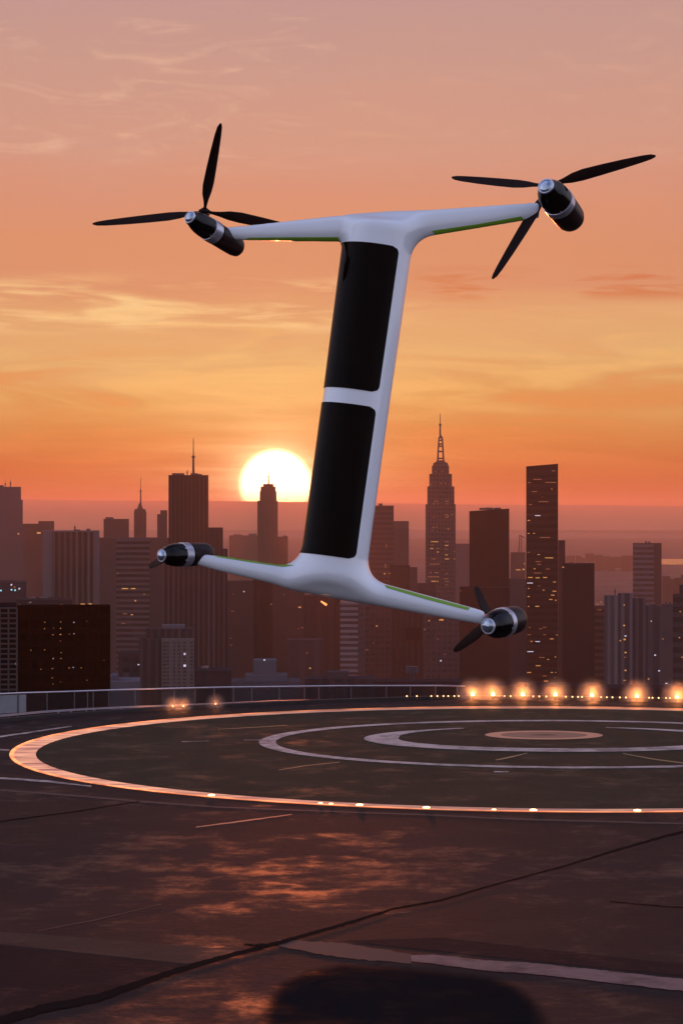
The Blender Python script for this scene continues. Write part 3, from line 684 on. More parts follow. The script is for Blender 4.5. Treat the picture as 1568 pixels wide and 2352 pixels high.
m.tube((c, 14.5, t.z(1006)), (c, 14.5, t.z(998)), 2.2, 0.9, 10); m.build('lattice_crown', M['roof'], t.root)
t.mast(1010.5, 999, 948, 0.95, 14.5, 'spire')
L = []
def E(x, y): return (1580 + x * 0.28933) / 1.63265, (1520 + y * 0.28912) / 1.63265
for x, y, w, k in [(180, 857, 8, 'w'), (270, 857, 8, 'w'), (128, 1025, 7, 'w'), (172, 1020, 10, 'd'), (250, 1012, 20, 'd'), (310, 1015, 22, 'd'), (365, 1025, 12, 'd'), (190, 1243, 50, 'd'), (332, 1243, 45, 'd'),
                   (158, 1280, 14, 'w'), (208, 1278, 18, 'd'), (330, 1280, 40, 'd'), (428, 1278, 10, 'w'), (392, 1413, 9, 'w'), (325, 1418, 45, 'd'), (318, 1452, 10, 'w'), (342, 1446, 10, 'w'), (138, 1453, 8, 'd'), (170, 1453, 8, 'd'),
                   (152, 1582, 10, 'w'), (195, 1580, 8, 'w'), (142, 1620, 18, 'd'), (214, 1640, 6, 'd'), (348, 1604, 16, 'w'), (308, 1605, 8, 'd'), (170, 1770, 95, 'w'), (328, 1770, 48, 'd'), (140, 1812, 30, 'd'), (325, 1818, 40, 'w'),
                   (132, 1857, 38, 'W'), (210, 1855, 34, 'd'), (318, 1865, 30, 'd'), (210, 1903, 28, 'w'), (425, 1896, 20, 'd'), (322, 1940, 34, 'w'), (330, 1993, 55, 'W'), (425, 1994, 12, 'w'), (158, 1994, 55, 'd'), (170, 2060, 130, 'd'),
                   (115, 2172, 35, 'd'), (195, 2172, 55, 'd'), (325, 2183, 34, 'd'), (150, 2225, 140, 'd'), (220, 2225, 12, 'w'), (318, 2250, 55, 'd'), (158, 2282, 62, 'w'), (210, 2282, 18, 'w'), (330, 2283, 52, 'd'), (160, 2324, 44, 'w'), (325, 2330, 46, 'd')]:
    X, Y = E(x, y); yy = 0 if Y > 1158 else (2.5 if Y > 1117 else (5 if Y > 1088 else 7))
    t.win(X, Y, w * 0.177, 1.5, {'w': 'win_warm', 'd': 'win_dim', 'W': 'win_warm'}[k], yy)
simple_tower('tower_block', 1046, 1078, 1249, 3300, PU, 'plain', 'faint grey block right behind the great stepped tower', con=0.12)
t = simple_tower('skyscraper', 1077.5, 1169, 1168, 1600, (0.028, 0.018, 0.018), 'plain', 'plain dark slab tower above the lower right rotor', con=0.25, slant=6, th=36); t.gear(1090, 1160, 1170, 4, 6)
t = simple_tower('tower_block', 1172, 1206, 1269, 3100, BR, 'plain', 'dim block tucked behind the tall dark tower on its left', con=0.2)
t.wins([(1190, 1309, 10, 1.6), (1202, 1308, 4, 3), (1184, 1330, 12, 1.6), (1204, 1295, 3, 2)])
m = MB(); m.tube((t.x(1191), 8, t.z(1269)), (t.x(1193), 8, t.z(1229)), 0.8, 0.6, 6); m.tube((t.x(1193), 8, t.z(1229)), (t.x(1205), 8, t.z(1236)), 0.6, 0.6, 6); m.tube((t.x(1197), 8, t.z(1232)), (t.x(1197), 8, t.z(1269)), 0.6, 0.6, 6)
m.build('roof_crane', M['roof'], t.root)
simple_tower('tower_block', 1160, 1215, 1330, 1900, (0.075, 0.06, 0.066), 'plain', 'plain greyish block left of the tall dark lit tower foot', con=0.12)
t = simple_tower('skyscraper', 1208, 1281, 1065, 1450, (0.030, 0.022, 0.024), 'h', 'tallest dark tower on the right with scattered lit windows', h=4.2, w=7, con=0.30, slant=6, th=20)
rng = random.Random(11)
def Q(x, y): return (1500 + x * 0.676) / 1.63265, (1500 + y * 0.6759) / 1.63265
for x, y, w, k in [(850, 393, 18, 'd'), (760, 440, 45, 'd'), (715, 458, 18, 'd'), (835, 457, 60, 'd'), (745, 508, 28, 'd'), (840, 494, 6, 'w'), (788, 538, 4, 'd'), (795, 564, 55, 'd'), (722, 580, 16, 'd'), (762, 641, 30, 'W'), (713, 668, 14, 'w'),
                   (712, 740, 10, 'w'), (742, 740, 10, 'w'), (803, 763, 58, 'd'), (712, 845, 14, 'd'), (768, 858, 12, 'w'), (825, 876, 46, 'w'), (765, 897, 30, 'd'), (770, 912, 20, 'd'), (745, 937, 10, 'w'), (818, 938, 22, 'd'), (762, 960, 40, 'd'),
                   (722, 985, 26, 'w'), (762, 987, 24, 'w'), (803, 985, 22, 'w'), (720, 1016, 32, 'W'), (855, 1010, 14, 'w'), (770, 1032, 10, 'd'), (712, 1046, 8, 'w'), (795, 1055, 10, 'w'), (855, 1061, 22, 'w'), (845, 1083, 20, 'w'), (712, 1091, 10, 'w'), (835, 1107, 18, 'w'), (862, 1111, 8, 'w'),
                   (760, 1145, 22, 'w'), (712, 1146, 8, 'w'), (800, 1262, 20, 'd'), (718, 1263, 12, 'd'), (778, 1270, 20, 'd'), (715, 1303, 20, 'd'), (800, 1303, 16, 'd'), (868, 1304, 8, 'w'), (762, 1341, 26, 'W'), (728, 1340, 10, 'w'), (840, 1326, 20, 'w'),
                   (722, 1397, 34, 'W'), (860, 1426, 8, 'w'), (785, 1429, 30, 'd'), (820, 1440, 10, 'w'), (765, 1475, 26, 'w'), (715, 1513, 22, 'w'), (800, 1532, 20, 'd'), (840, 1512, 12, 'w'), (862, 1512, 5, 'w'), (860, 1540, 8, 'd'), (808, 1560, 22, 'w')]:
    X, Y = Q(x, y); t.win(X, Y, w * 0.41, 1.5, {'w': 'win_warm', 'd': 'win_dim', 'W': 'win_white'}[k])
simple_tower('tower_block', 1281.5, 1297.5, 1241, 1800, (0.04, 0.03, 0.034), 'plain', 'narrow dark block against the right side of the tall lit tower', con=0.2)
t = simple_tower('office_tower', 1291, 1364.5, 1296, 1350, (0.026, 0.022, 0.026), 'plain', 'broad black block right of the tall lit tower', con=0.25, th=30); t.gear(1310, 1335, 1296, 2, 3); t.win(1293, 1303, 4, 2)
t = simple_tower('office_tower', 1453, 1501, 1248, 2200, (0.11, 0.09, 0.10), 'h', 'lone right hand tower with pale horizontal floor bands', h=4.6, con=0.6, th=26)
t.block(1501, 1518.5, 1248, 26, facade((0.06, 0.05, 0.054), 'plain', 5, 4, .1), y0=0.8, name='side_wing'); t.gear(1475, 1500, 1248, 3, 12)
# group at the right, in front
t = simple_tower('apartment_block', 1387, 1418, 1368, 1150, LT, 'v', 'ribbed grey apartment block at the left of the right hand cluster', w=3.2, con=0.45); t.mast(1412, 1368, 1350, .25); 
t = simple_tower('apartment_block', 1418.5, 1452, 1363, 1180, (0.15, 0.13, 0.145), 'v', 'ribbed apartment block with a column of warm windows', w=4.0, con=0.6)
t.wins([(1433, 1390, 3, 2), (1433, 1437, 4, 3), (1436, 1461, 4, 2.4, 'win_white'), (1434, 1469, 5, 3), (1436, 1499, 4, 3), (1436, 1540, 4, 3), (1434, 1563, 6, 1.5), (1435, 1510, 5, 2, 'win_dim'), (1433, 1584, 6, 3, 'win_dim'), (1424, 1472, 3, 2)])
t = simple_tower('apartment_block', 1452, 1482, 1374, 1210, PU, 'v', 'slightly lower ribbed apartment block in the middle of the right hand cluster', w=3.4, con=0.5)
simple_tower('office_block', 1364.5, 1387, 1392, 1500, (0.09, 0.05, 0.045), 'h', 'reddish banded block squeezed beside the broad black block', con=0.5, w=4, wins=[(1372, 1388, 6, 3, 'win_dim'), (1380, 1383, 4, 4, 'win_dim'), (1376, 1401, 10, 1.5, 'win_dim')])
t = simple_tower('office_block', 1482, 1519, 1392, 1100, PU, 'v', 'broad grey ribbed block under the lone banded tower', w=5, con=0.35, gear=3, wins=[(1495, 1427, 2, 2, 'win_white'), (1504, 1505, 4, 2.4, 'win_white'), (1513, 1541, 4, 2.4, 'win_white'), (1489, 1560, 3, 3)])
t = simple_tower('office_block', 1519, 1545, 1388, 1050, (0.11, 0.085, 0.09), 'plain', 'plain brown block between the ribbed block and the picture edge', con=0.2, gear=2, wins=[(1530, 1570, 5, 2, 'win_white'), (1522, 1468, 2, 2)])
t = simple_tower('office_block', 1545, 1620, 1366, 1000, (0.06, 0.05, 0.056), 'h', 'dark banded block cut by the right picture edge', con=0.4, w=6, wins=[(1562, 1405, 3, 2), (1560, 1465, 3, 2), (1566, 1510, 3, 2)])
t.block(1560, 1620, 1346, 14, facade((0.06, 0.05, 0.056), 'plain', 5, 4, .1), y0=4, bottom=1366, name='upper_block')

# low centre, behind the railing
t = Tower('office_block', 350, 146.5, 'near black box building behind the railing with a few lit windows', 'office building'); 
t.block(40, 253, 1393, 7, facade((0.005, 0.003, 0.0025), 'grid', 1.6, 1.9, 0.4))
def K(x, y): return x * 0.4464 / 1.63265, (2150 + y * 0.4464) / 1.63265
for x, y, w, k in [(378, 410, 7, 'w'), (510, 408, 7, 'w'), (620, 413, 9, 'W'), (728, 404, 6, 'd'), (375, 465, 6, 'w'), (450, 461, 7, 'd'), (509, 463, 8, 'w'), (445, 516, 18, 'd'), (508, 514, 16, 'w'), (622, 508, 8, 'W'), (582, 512, 8, 'd'), (508, 568, 6, 'd'), (262, 645, 6, 'w'), (376, 642, 6, 'w'),
                   (514, 667, 5, 'w'), (447, 716, 8, 'W'), (512, 716, 16, 'd'), (440, 800, 18, 'd'), (580, 795, 8, 'w'), (615, 792, 9, 'W'), (681, 795, 7, 'w'), (345, 806, 6, 'w'), (445, 930, 5, 'w'), (728, 900, 5, 'w'), (510, 912, 5, 'd'), (440, 878, 14, 'd'), (872, 735, 5, 'd')]:
    X, Y = K(x, y); t.win(X, Y, w * 0.25, 1.7, {'w': 'win_warm', 'd': 'win_dim', 'W': 'win_white'}[k])
t = Tower('low_block', 860, 75, 'dim rooftop plant house behind the black box building', 'building'); t.block(38, 165, 1378, 26, facade((0.05, 0.038, 0.04), 'plain', 5, 4, .2)); t.gear(50, 120, 1378, 4, 21)
for x, y, w, k in [(212, 284, 18, 'win_warm'), (165, 262, 8, 'win_dim'), (245, 248, 10, 'win_dim'), (258, 243, 4, 'win_white'), (390, 275, 12, 'win_white')]: X, Y = K(x, y); t.win(X, Y, w * 0.27, 2, k)
t.win(K(515, 265)[0], K(515, 265)[1], 5, 2.5, 'win_dim')
t = Tower('low_block', 1300, 5, 'dark terrace building with cool white lights at the left picture edge', 'building'); t.block(-40, 60, 1338, 30, facade((0.05, 0.045, 0.055), 'plain', 5, 4, .2)); t.block(-40, 40, 1334, 12, facade((0.06, 0.055, 0.065), 'plain', 5, 4, .2), y0=6, bottom=1338, name='roof_house')
for x, y, k in [(95, 97, 'win_white'), (96, 139, 'win_cyan'), (126, 143, 'win_cyan'), (161, 130, 'win_white'), (8, 145, 'win_cyan'), (13, 262, 'win_white'), (122, 118, 'win_dim')]:
    X, Y = K(x, y); t.win(X, Y, 3.4, 3.4, k)
# glazed grid block at the left edge
t = Tower('glazed_block', 345, 12, 'grid fronted glass block at the lower left picture edge', 'office building'); t.block(-40, 38, 1396, 20, facade((0.012, 0.010, 0.011), 'plain', 3, 3, .3))
m = MB()
for py in np.arange(1397, 1590, 11.7): m.box(t.x(-40), t.x(39), -0.35, 0.05, t.z(py) - 0.10, t.z(py) + 0.10)
for px in (-20, 0, 19.5, 38.5): m.box(t.x(px) - .12, t.x(px) + .12, -0.42, 0.05, 0, t.z(1397))
m.build('window_grid', simple('mullion', (0.06, 0.05, 0.05), 0.6, spec=0.1), t.root); t.wins([(40 * .9, 1525, 1.6, 2.5, 'win_white')])
# pale block with punched windows
t = Tower('apartment_block', 950, 384, 'pale apartment block with rows of dark window holes', 'apartment building')
t.block(319, 449, 1468, 22, facade((0.085, 0.070, 0.072), 'v', 3.0, 3, .35)); t.block(335, 447, 1446, 14, facade((0.08, 0.066, 0.07), 'v', 2.6, 3, .3), y0=5, bottom=1468, name='upper_block')
t.block(372, 425, 1438, 9, facade(LT, 'plain', 3, 3, .1), y0=6, bottom=1446, name='roof_house')
t.block(371, 446, 1466, 0.9, facade((0.20, 0.17, 0.165), 'plain', 3, 3, .1), y0=-0.8, bottom=1620, name='pale_front')
wm = simple('dark_window', (0.02, 0.016, 0.018), 0.3)
wme = MB(); wme.box(-.5, .5, -.5, .5, -.5, .5); o = wme.build('window', wm); wme = o.data; bpy.data.objects.remove(o)
for px, w in ((378, 7), (386, 4), (400, 4), (411, 5), (424, 6), (440, 5)):
    for py in np.arange(1476, 1588, 8.4):
        o = link('window', wme, t.root); o.location = (t.x(px), -0.8, t.z(py)); o.scale = (w * t.k, 0.4, (3.2 + 1.6 * ((px * 7 + int(py)) % 3) / 2) * t.k)
t.win(424, 1502, 4, 4, 'win_white', -1.1); t.win(424, 1529, 5, 5, 'win_white', -1.1)
# mid haze mass between the wings and the railing
simple_tower('tower_block', 516, 584, 1335, 1700, (0.075, 0.052, 0.052), 'plain', 'plain red brown block right of the wide ribbed tower', con=0.15, wins=[(536, 1365, 2, 2, 'win_dim'), (534, 1404, 7, 1.5, 'win_dim'), (530, 1466, 4, 1.5, 'win_dim'), (531, 1482, 4, 2, 'win_dim'), (560, 1359, 2.5, 2.5, 'win_white')])
simple_tower('tower_block', 582, 626, 1322, 1600, (0.045, 0.030, 0.030), 'v', 'narrow darkest block low between the two lower wings', con=0.2, w=7, wins=[(623, 1388, 2, 2)])
simple_tower('tower_block', 625, 700, 1345, 1750, (0.075, 0.055, 0.055), 'plain', 'plain brown block below the left lower wing root', con=0.15, wins=[(652, 1346 + 20, 2, 2, 'win_dim'), (688, 1395, 6, 2.5), (700 - 5, 1442, 8, 1.5, 'win_dim'), (685, 1384 + 60, 2, 2, 'win_dim')])
simple_tower('tower_block', 660, 744, 1470, 1200, (0.085, 0.065, 0.07), 'v', 'low grey brown block with a notched roof under the aircraft foot', con=0.15, w=7, wins=[(712, 1535, 4, 2.5, 'win_warm'), (705, 1500, 2, 4, 'win_dim')])
simple_tower('tower_block', 697, 782, 1368, 1650, (0.060, 0.045, 0.046), 'v', 'brown block hidden behind the middle of the lower wing', con=0.2, w=8)
t = simple_tower('office_block', 781, 822, 1384, 1300, (0.16, 0.13, 0.135), 'h', 'low office block with pale horizontal louvres under the lower wing', h=2.9, w=6, con=0.75)
t.block(822, 838, 1388, 20, facade((0.085, 0.07, 0.074), 'grid', 2, 3, .3), y0=0.5, name='side_wing')
simple_tower('tower_block', 838, 905, 1390, 1500, (0.07, 0.052, 0.054), 'grid', 'speckled brown block right of the louvred block', con=0.3, w=3, h=3.4, wins=[(865, 1438, 3, 3, 'win_warm'), (857, 1477, 2, 2, 'win_dim'), (840, 1493, 12, 1.5, 'win_dim')])
t = simple_tower('tower_block', 900, 975, 1360, 1450, (0.065, 0.046, 0.046), 'v', 'red brown ribbed block with a dark square sign box', con=0.3, w=3.2)
t.block(932, 962, 1441, 1.4, facade((0.022, 0.016, 0.02), 'plain', 3, 3, .1), y0=-1.6, bottom=1471, name='dark_box')
t = simple_tower('tower_block', 972, 1056, 1405, 1400, (0.085, 0.066, 0.07), 'grid', 'grey speckled block in front of the great stepped tower', con=0.3, w=3, h=3.2,
    wins=[(1011, 1424, 6, 2.5, 'win_warm'), (1016, 1424, 4, 3), (985, 1426, 3, 2.5), (970 + 5, 1446, 5, 2, 'win_dim'), (1005, 1468, 3, 2, 'win_dim'), (1021, 1503, 3, 2, 'win_dim'), (1012, 1518, 3, 3, 'win_white'), (1046, 1350 + 60, 3, 3)])
simple_tower('tower_block', 1055, 1170, 1350, 1300, (0.030, 0.022, 0.024), 'plain', 'wide black block behind the lower right rotor', con=0.15, wins=[(1053 + 4, 1347 + 10, 2, 2, 'win_dim')])
simple_tower('tower_block', 1169, 1209, 1420, 1150, (0.05, 0.04, 0.045), 'plain', 'plain dark block just left of the tall lit tower base', con=0.15)
simple_tower('low_block', 958, 1000, 1340, 1850, (0.075, 0.055, 0.055), 'plain', 'low block left of the great stepped tower base with warm lamps', 'building', con=0.15, wins=[(966, 1340, 0.1, 0.1)])
# low pale roofs just above the railing
t = Tower('low_block', 520, 290, 'low pale roof between the black box building and the pale apartments', 'building'); t.block(253, 322, 1566, 14, facade((0.16, 0.145, 0.17), 'plain', 4, 3, .15)); t.block(256, 272, 1554, 8, facade((0.14, 0.13, 0.16), 'plain', 4, 3, .15), y0=3, bottom=1566, name='roof_house')
t = Tower('low_block', 800, 300, 'dim windowed block above the low pale roof on the left', 'building'); t.block(272, 321, 1500, 14, facade((0.05, 0.04, 0.044), 'grid', 3, 3, .3)); t.win(318, 1527, 4, 2, 'win_white'); t.block(283, 296, 1545, 2, facade((0.10, 0.085, 0.09), 'plain', 4, 3, .15), y0=-2, name='pale_bay')
t = Tower('low_block', 560, 600, 'stepped pale rooftops under the left lower wing', 'building'); rfm = facade((0.15, 0.135, 0.16), 'plain', 4, 3, .2)
t.block(531, 690, 1566, 12, facade((0.11, 0.095, 0.11), 'plain', 4, 3, .2)); t.block(564, 660, 1552, 9, rfm, y0=1, bottom=1566, name='upper_block'); t.block(582, 635, 1518, 7, rfm, y0=2, bottom=1552, name='roof_house'); t.win(607, 1517.5, 3, 3, 'win_white', 1.9)
t = Tower('low_block', 600, 770, 'low dim rooftop with a raised bay below the middle of the lower wing', 'building'); t.block(700, 860, 1560, 12, facade((0.07, 0.06, 0.068), 'v', 3, 3, .2)); t.block(752, 800, 1545, 6, facade((0.085, 0.072, 0.08), 'plain', 4, 3, .2), y0=2, bottom=1560, name='roof_house')
t = Tower('low_block', 650, 500, 'dark low roof under the wide ribbed tower', 'building'); t.block(448, 532, 1540, 12, facade((0.05, 0.042, 0.048), 'plain', 3, 3, .2)); t.gear(455, 525, 1540, 3, 31)
t = Tower('low_block', 620, 950, 'dark low roof with a pale water tank beneath the right lower wing', 'building'); t.block(858, 1060, 1566, 12, facade((0.045, 0.036, 0.04), 'plain', 4, 3, .2))
m = MB(); m.tube((t.x(946), 4, t.z(1548)), (t.x(946), 4, t.z(1533)), 1.6, 1.5, 14); m.tube((t.x(946), 4, t.z(1566)), (t.x(946), 4, t.z(1548)), 0.5, 0.5, 8); m.build('water_tank', simple('tank', (0.05, 0.045, 0.055), 0.7, spec=0.1), t.root)
t = Tower('low_block', 640, 1250, 'long dark low roof below the tall lit tower', 'building'); t.block(1060, 1380, 1576, 14, facade((0.03, 0.025, 0.028), 'plain', 4, 3, .2))
t = Tower('low_block', 600, 1480, 'long dark low roof below the right hand cluster', 'building'); t.block(1380, 1620, 1582, 14, facade((0.035, 0.03, 0.034), 'plain', 4, 3, .2))
# far low skyline on the right and left
rng = random.Random(5)
far = [(1090 + 0, 1100)]
places = [(1298, 7), (1306, 9), (1322, 8), (1334, 7), (1344, 12), (1358, 8), (1368, 9), (1380, 14), (1396, 10), (1408, 16), (1426, 9), (1437, 12), (1520, 12), (1534, 9), (1548, 14), (1563, 12)]
for i, (px, w) in enumerate(places):
    w *= 1.6
    top = 1281 - rng.random() * 6 if px < 1500 else 1330 - rng.random() * 10
    D = (6200 + rng.random() * 500) if px < 1500 else 3600 + rng.random() * 300
    if px in (1368, 1344): top -= 4
    simple_tower('far_building', px, px + w, top, D, (0.07, 0.055, 0.055), 'plain', 'tiny hazy far building right of the broad black block, %s from the left' % ORD[i] if px < 1500 else 'small far building right of the lone banded tower, %s from it' % ORD[i - 12], 'building', con=0.1,
                 group='far buildings in the haze on the right' if px < 1500 else 'far buildings beside the lone banded tower')
def spot(px, py, D, label, group, s=3.0, k='win_warm'):
    r = MB(); q = s * D / F; p = Wp(px, py, D)
    r.tube((0, 0, -p.z + CITY), (0, 0, 0), 0.5, 0.4, 6); rr = empty('street_lamp', p, label, 'lamp', group); r.build('pole', M['roof'], rr)
    bmm = bmesh.new(); bmesh.ops.create_icosphere(bmm, subdivisions=2, radius=q / 2); me = bpy.data.meshes.new('lamp_head'); bmm.to_mesh(me); bmm.free(); link('lamp_head', me, rr, M[k])
for px, py in ((1298, 1226), (1312, 1227), (1331, 1228), (1345, 1227), (1352, 1228), (1363, 1229), (1372, 1228), (1384, 1228)):
    spot(px, py + 1, 13500, 'tiny shore lamp on the far hills, %s right of the tall lit tower' % ORD[[1298, 1312, 1331, 1345, 1352, 1363, 1372, 1384].index(px)], 'shore lamps on the far hills', 2.0)
for px, py in ((1519, 1291), (1527, 1293), (1536, 1294), (1548, 1294), (1562, 1292)):
    spot(px, py, 6900, 'tiny lamp along the near bank of the far water, %s from the left' % ORD[[1519, 1527, 1536, 1548, 1562].index(px)], 'lamps along the water', 2.2)
for px, py, lb in ((1346, 1292, 'lamp glowing alone in the haze below the far skyline, left one'), (1364, 1291, 'lamp glowing in the haze below the far skyline, next to the lone one'), (1362, 1324, 'single white lamp right of the broad black block roof')):
    spot(px, py, 4200, lb, None, 2.6, 'win_white' if py > 1300 else 'win_dim')

# ------------------------------------------------------------------ aircraft
DD = 40.0; SC = DD / F; OX, OY = 820.0, 930.0
craft = empty('rotor_aircraft', ((OX - 784) * SC, DD, CAMH + (HY - OY) * SC), 'white H-shaped rotor aircraft standing on end in the air above the landing pad', 'aircraft')
craft.rotation_euler = (-R(3.0), 0, 0)
def lp(px, py, y=0.0): return Vector(((px - OX) * SC, y * SC, (OY - py) * SC))
def white_mat():
    m, T, b = mat_new('white_gelcoat')
    oc = T.new('ShaderNodeTexCoord').outputs['Object']; n = T.noise(oc, 2.2, 4, 0.6)
    T.l.new(T.mix(n, (0.76, 0.76, 0.80, 1), (0.83, 0.83, 0.87, 1)), b.inputs['Base Color'])
    b.inputs['Roughness'].default_value = 0.2; b.inputs['Coat Weight'].default_value = 1.0; b.inputs['Coat Roughness'].default_value = 0.06
    b.inputs['Specular IOR Level'].default_value = 0.4
    return m
M['white'] = white_mat()
M['gloss'] = simple('black_glass', (0.004, 0.0015, 0.001), 0.06, 0.0, coat=0.0, var=0.3, spec=0.05)
M['lime'] = simple('lime_stripe', (0.20, 0.36, 0.03), 0.4, var=0.08, spec=0.35)
M['podblack'] = simple('pod_black', (0.003, 0.002, 0.002), 0.14, spec=0.22)
M['podbrown'] = simple('pod_shell', (0.018, 0.009, 0.008), 0.34, var=0.2, spec=0.22)
M['silver'] = simple('silver_band', (0.52, 0.50, 0.56), 0.30, 0.75, var=0.35, scale=9)
M['lensglass'] = simple('silver_lens', (0.40, 0.46, 0.54), 0.12, 0.85, coat=0.6, var=0.4, scale=14)
M['blade'] = simple('carbon_blade', (0.016, 0.008, 0.007), 0.6, var=0.2, spec=0.08)

def sdf_body():
    st = 3.4
    xs = np.arange(436, 1262, st); zs = np.arange(452, 1452, st); ys = np.arange(-98, 98, st)
    X, Y, Z = np.meshgrid(xs, ys, zs, indexing='ij')       # X = photo x, Z = photo y, Y = depth
    def ell(dx, dy, a, b):
        k0 = np.sqrt((dx / a) ** 2 + (dy / b) ** 2); k1 = np.sqrt((dx / a ** 2) ** 2 + (dy / b ** 2) ** 2) + 1e-6
        return k0 * (k0 - 1) / k1
    def smin(a, b, k):
        h = np.maximum(k - np.abs(a - b), 0) / k; return np.minimum(a, b) - h * h * k * 0.25
    def smax(a, b, k): return -smin(-a, -b, k)
    cx = 862 + (600 - Z) * 0.137
    hw = np.interp(Z, [500, 600, 900, 1200, 1350], [82, 81, 78, 77, 78])
    col = ell(X - cx, Y, hw, hw * 0.86)
    tl = (Z - 0.137 * (X - 860))                            # ends cut square to the leaning axis
    col = smax(col, np.abs(tl - 927) - 422, 26)
    def wing(xk, top, bot, thk, x0, x1, dep=0.0):
        t = np.interp(X, xk, top); b = np.interp(X, xk, bot); th = np.interp(X, xk, thk)
        d = ell(Z - (t + b) / 2, Y - dep, (b - t) / 2, th)
        return smax(smax(d, X - x1, 8), x0 - X, 8)
    up = wing([512, 568, 760, 850, 920, 1000, 1230], [519, 514, 493, 487, 482, 477, 461], [546, 549, 552, 551, 546, 537, 499], [11, 12, 20, 26, 24, 18, 11], 512, 1240)
    lo = wing([450, 500, 655, 690, 780, 860, 890, 1090, 1110], [1272, 1276, 1300, 1302, 1318, 1337, 1343, 1397, 1403], [1297, 1311, 1348, 1357, 1376, 1390, 1396, 1432, 1436], [10, 12, 22, 26, 34, 28, 24, 12, 11], 448, 1112)
    kx = np.interp(X, [775, 800, 900], [12, 20, 50])
    d = smin(smin(col, up, kx), lo, 58)
    # surface nets
    g = d; nx, ny, nz = g.shape
    sgn = g < 0
    c = np.zeros((nx - 1, ny - 1, nz - 1), int)
    corners = [(i, j, k) for i in (0, 1) for j in (0, 1) for k in (0, 1)]
    for (i, j, k) in corners: c += sgn[i:nx - 1 + i, j:ny - 1 + j, k:nz - 1 + k]
    act = (c > 0) & (c < 8); idx = -np.ones(act.shape, int); ids = np.argwhere(act); idx[act] = np.arange(len(ids))
    acc = np.zeros((len(ids), 3)); cnt = np.zeros(len(ids))
    edges = [(a, b) for a in range(8) for b in range(a + 1, 8) if sum(abs(corners[a][q] - corners[b][q]) for q in range(3)) == 1]
    I = ids.T
    vals = [g[I[0] + o[0], I[1] + o[1], I[2] + o[2]] for o in corners]
    for a, b in edges:
        va, vb = vals[a], vals[b]; m = (va < 0) != (vb < 0); t = np.where(m, va / (va - vb + 1e-12), 0)
        oa, ob = np.array(corners[a]), np.array(corners[b])
        p = oa[None] + t[:, None] * (ob - oa)[None]; acc[m] += p[m]; cnt[m] += 1
    P = ids + acc / cnt[:, None]
    faces = []
    for ax in range(3):
        u, v = (ax + 1) % 3, (ax + 2) % 3
        sl0 = [slice(1, -1)] * 3; sl1 = [slice(1, -1)] * 3; sl0[ax] = slice(0, -1); sl1[ax] = slice(1, None)
        ch = sgn[tuple(sl0)] != sgn[tuple(sl1)]; q = np.argwhere(ch)
        off = np.array([1, 1, 1]); off[ax] = 0; base = q + off
        pos = sgn[tuple(sl0)][ch]
        def at(du, dv):
            b = base.copy(); b[:, u] -= du; b[:, v] -= dv; return idx[b[:, 0], b[:, 1], b[:, 2]]
        f = np.stack([at(0, 0), at(1, 0), at(1, 1), at(0, 1)], 1)
        f[~pos] = f[~pos][:, ::-1]; faces.append(f)
    Fc = np.concatenate(faces)
    px = xs[0] + P[:, 0] * st; yy = ys[0] + P[:, 1] * st; py = zs[0] + P[:, 2] * st
    V = np.stack([(px - OX) * SC, yy * SC, (OY - py) * SC], 1)
    me = bpy.data.meshes.new('fuselage'); me.from_pydata(V.tolist(), [], Fc.tolist()); me.update()
    bm = bmesh.new(); bm.from_mesh(me)
    for _ in range(3): bmesh.ops.smooth_vert(bm, verts=bm.verts, factor=0.5, use_axis_x=True, use_axis_y=True, use_axis_z=True)
    bmesh.ops.recalc_face_normals(bm, faces=bm.faces); bm.to_mesh(me)
    bvh = BVHTree.FromBMesh(bm); bm.free()
    for p in me.polygons: p.use_smooth = True
    link('fuselage', me, craft, M['white']); return bvh
bvh = sdf_body()

def glass_panel(yc0, yc1, thL, thR, seed):
    """curved dark panel wrapped on the column; yc = photo rows on the axis"""
    nu, nv = 64, 70; off = 1.6 * SC; grid = []
    rc = 16.0                                             # corner radius in px
    for j in range(nv + 1):
        v = j / nv; row = []
        yc = yc0 + (yc1 - yc0) * v
        e = min(yc - yc0, yc1 - yc); cut = 0 if e >= rc else rc - math.sqrt(max(0, rc * rc - (rc - e) ** 2))
        for i in range(nu + 1):
            u = i / nu; thr = thR - math.degrees(cut / 66.0); a = R(thL + (thr - thL) * u)
            ax = lp(862 + (600 - yc) * 0.137, yc, 0)
            side = Vector((1, 0, -0.137)).normalized(); dr = side * math.sin(a) + Vector((0, -1, 0)) * math.cos(a)
            hit = bvh.ray_cast(ax + dr * 112 * SC, -dr, 200 * SC)
            p = hit[0] + hit[1].normalized() * off if hit[0] else ax + dr * 80 * SC
            row.append(p)
        grid.append(row)
    vs = [p for r_ in grid for p in r_]; W_ = nu + 1
    inn = []
    for j, r_ in enumerate(grid):
        yc = yc0 + (yc1 - yc0) * j / nv; ax = lp(862 + (600 - yc) * 0.137, yc, 0)
        for p in r_: inn.append(p + (ax - p).normalized() * 3.5 * SC)
    fs = [(j * W_ + i, j * W_ + i + 1, (j + 1) * W_ + i + 1, (j + 1) * W_ + i) for j in range(nv) for i in range(nu)]
    n = len(vs); fs += [tuple(n + q for q in reversed(f)) for f in fs]
    bd = [i for i in range(W_)] + [j * W_ + nu for j in range(1, nv + 1)] + [nv * W_ + i for i in range(nu - 1, -1, -1)] + [j * W_ for j in range(nv - 1, 0, -1)]
    fs += [(bd[k], bd[(k + 1) % len(bd)], n + bd[(k + 1) % len(bd)], n + bd[k]) for k in range(len(bd))]
    m = MB(); m.add(vs + inn, fs); m.build('glass_panel', M['gloss'], craft, True)
glass_panel(567, 901, -104, 42, 1)
glass_panel(935, 1281, -104, 42, 2)

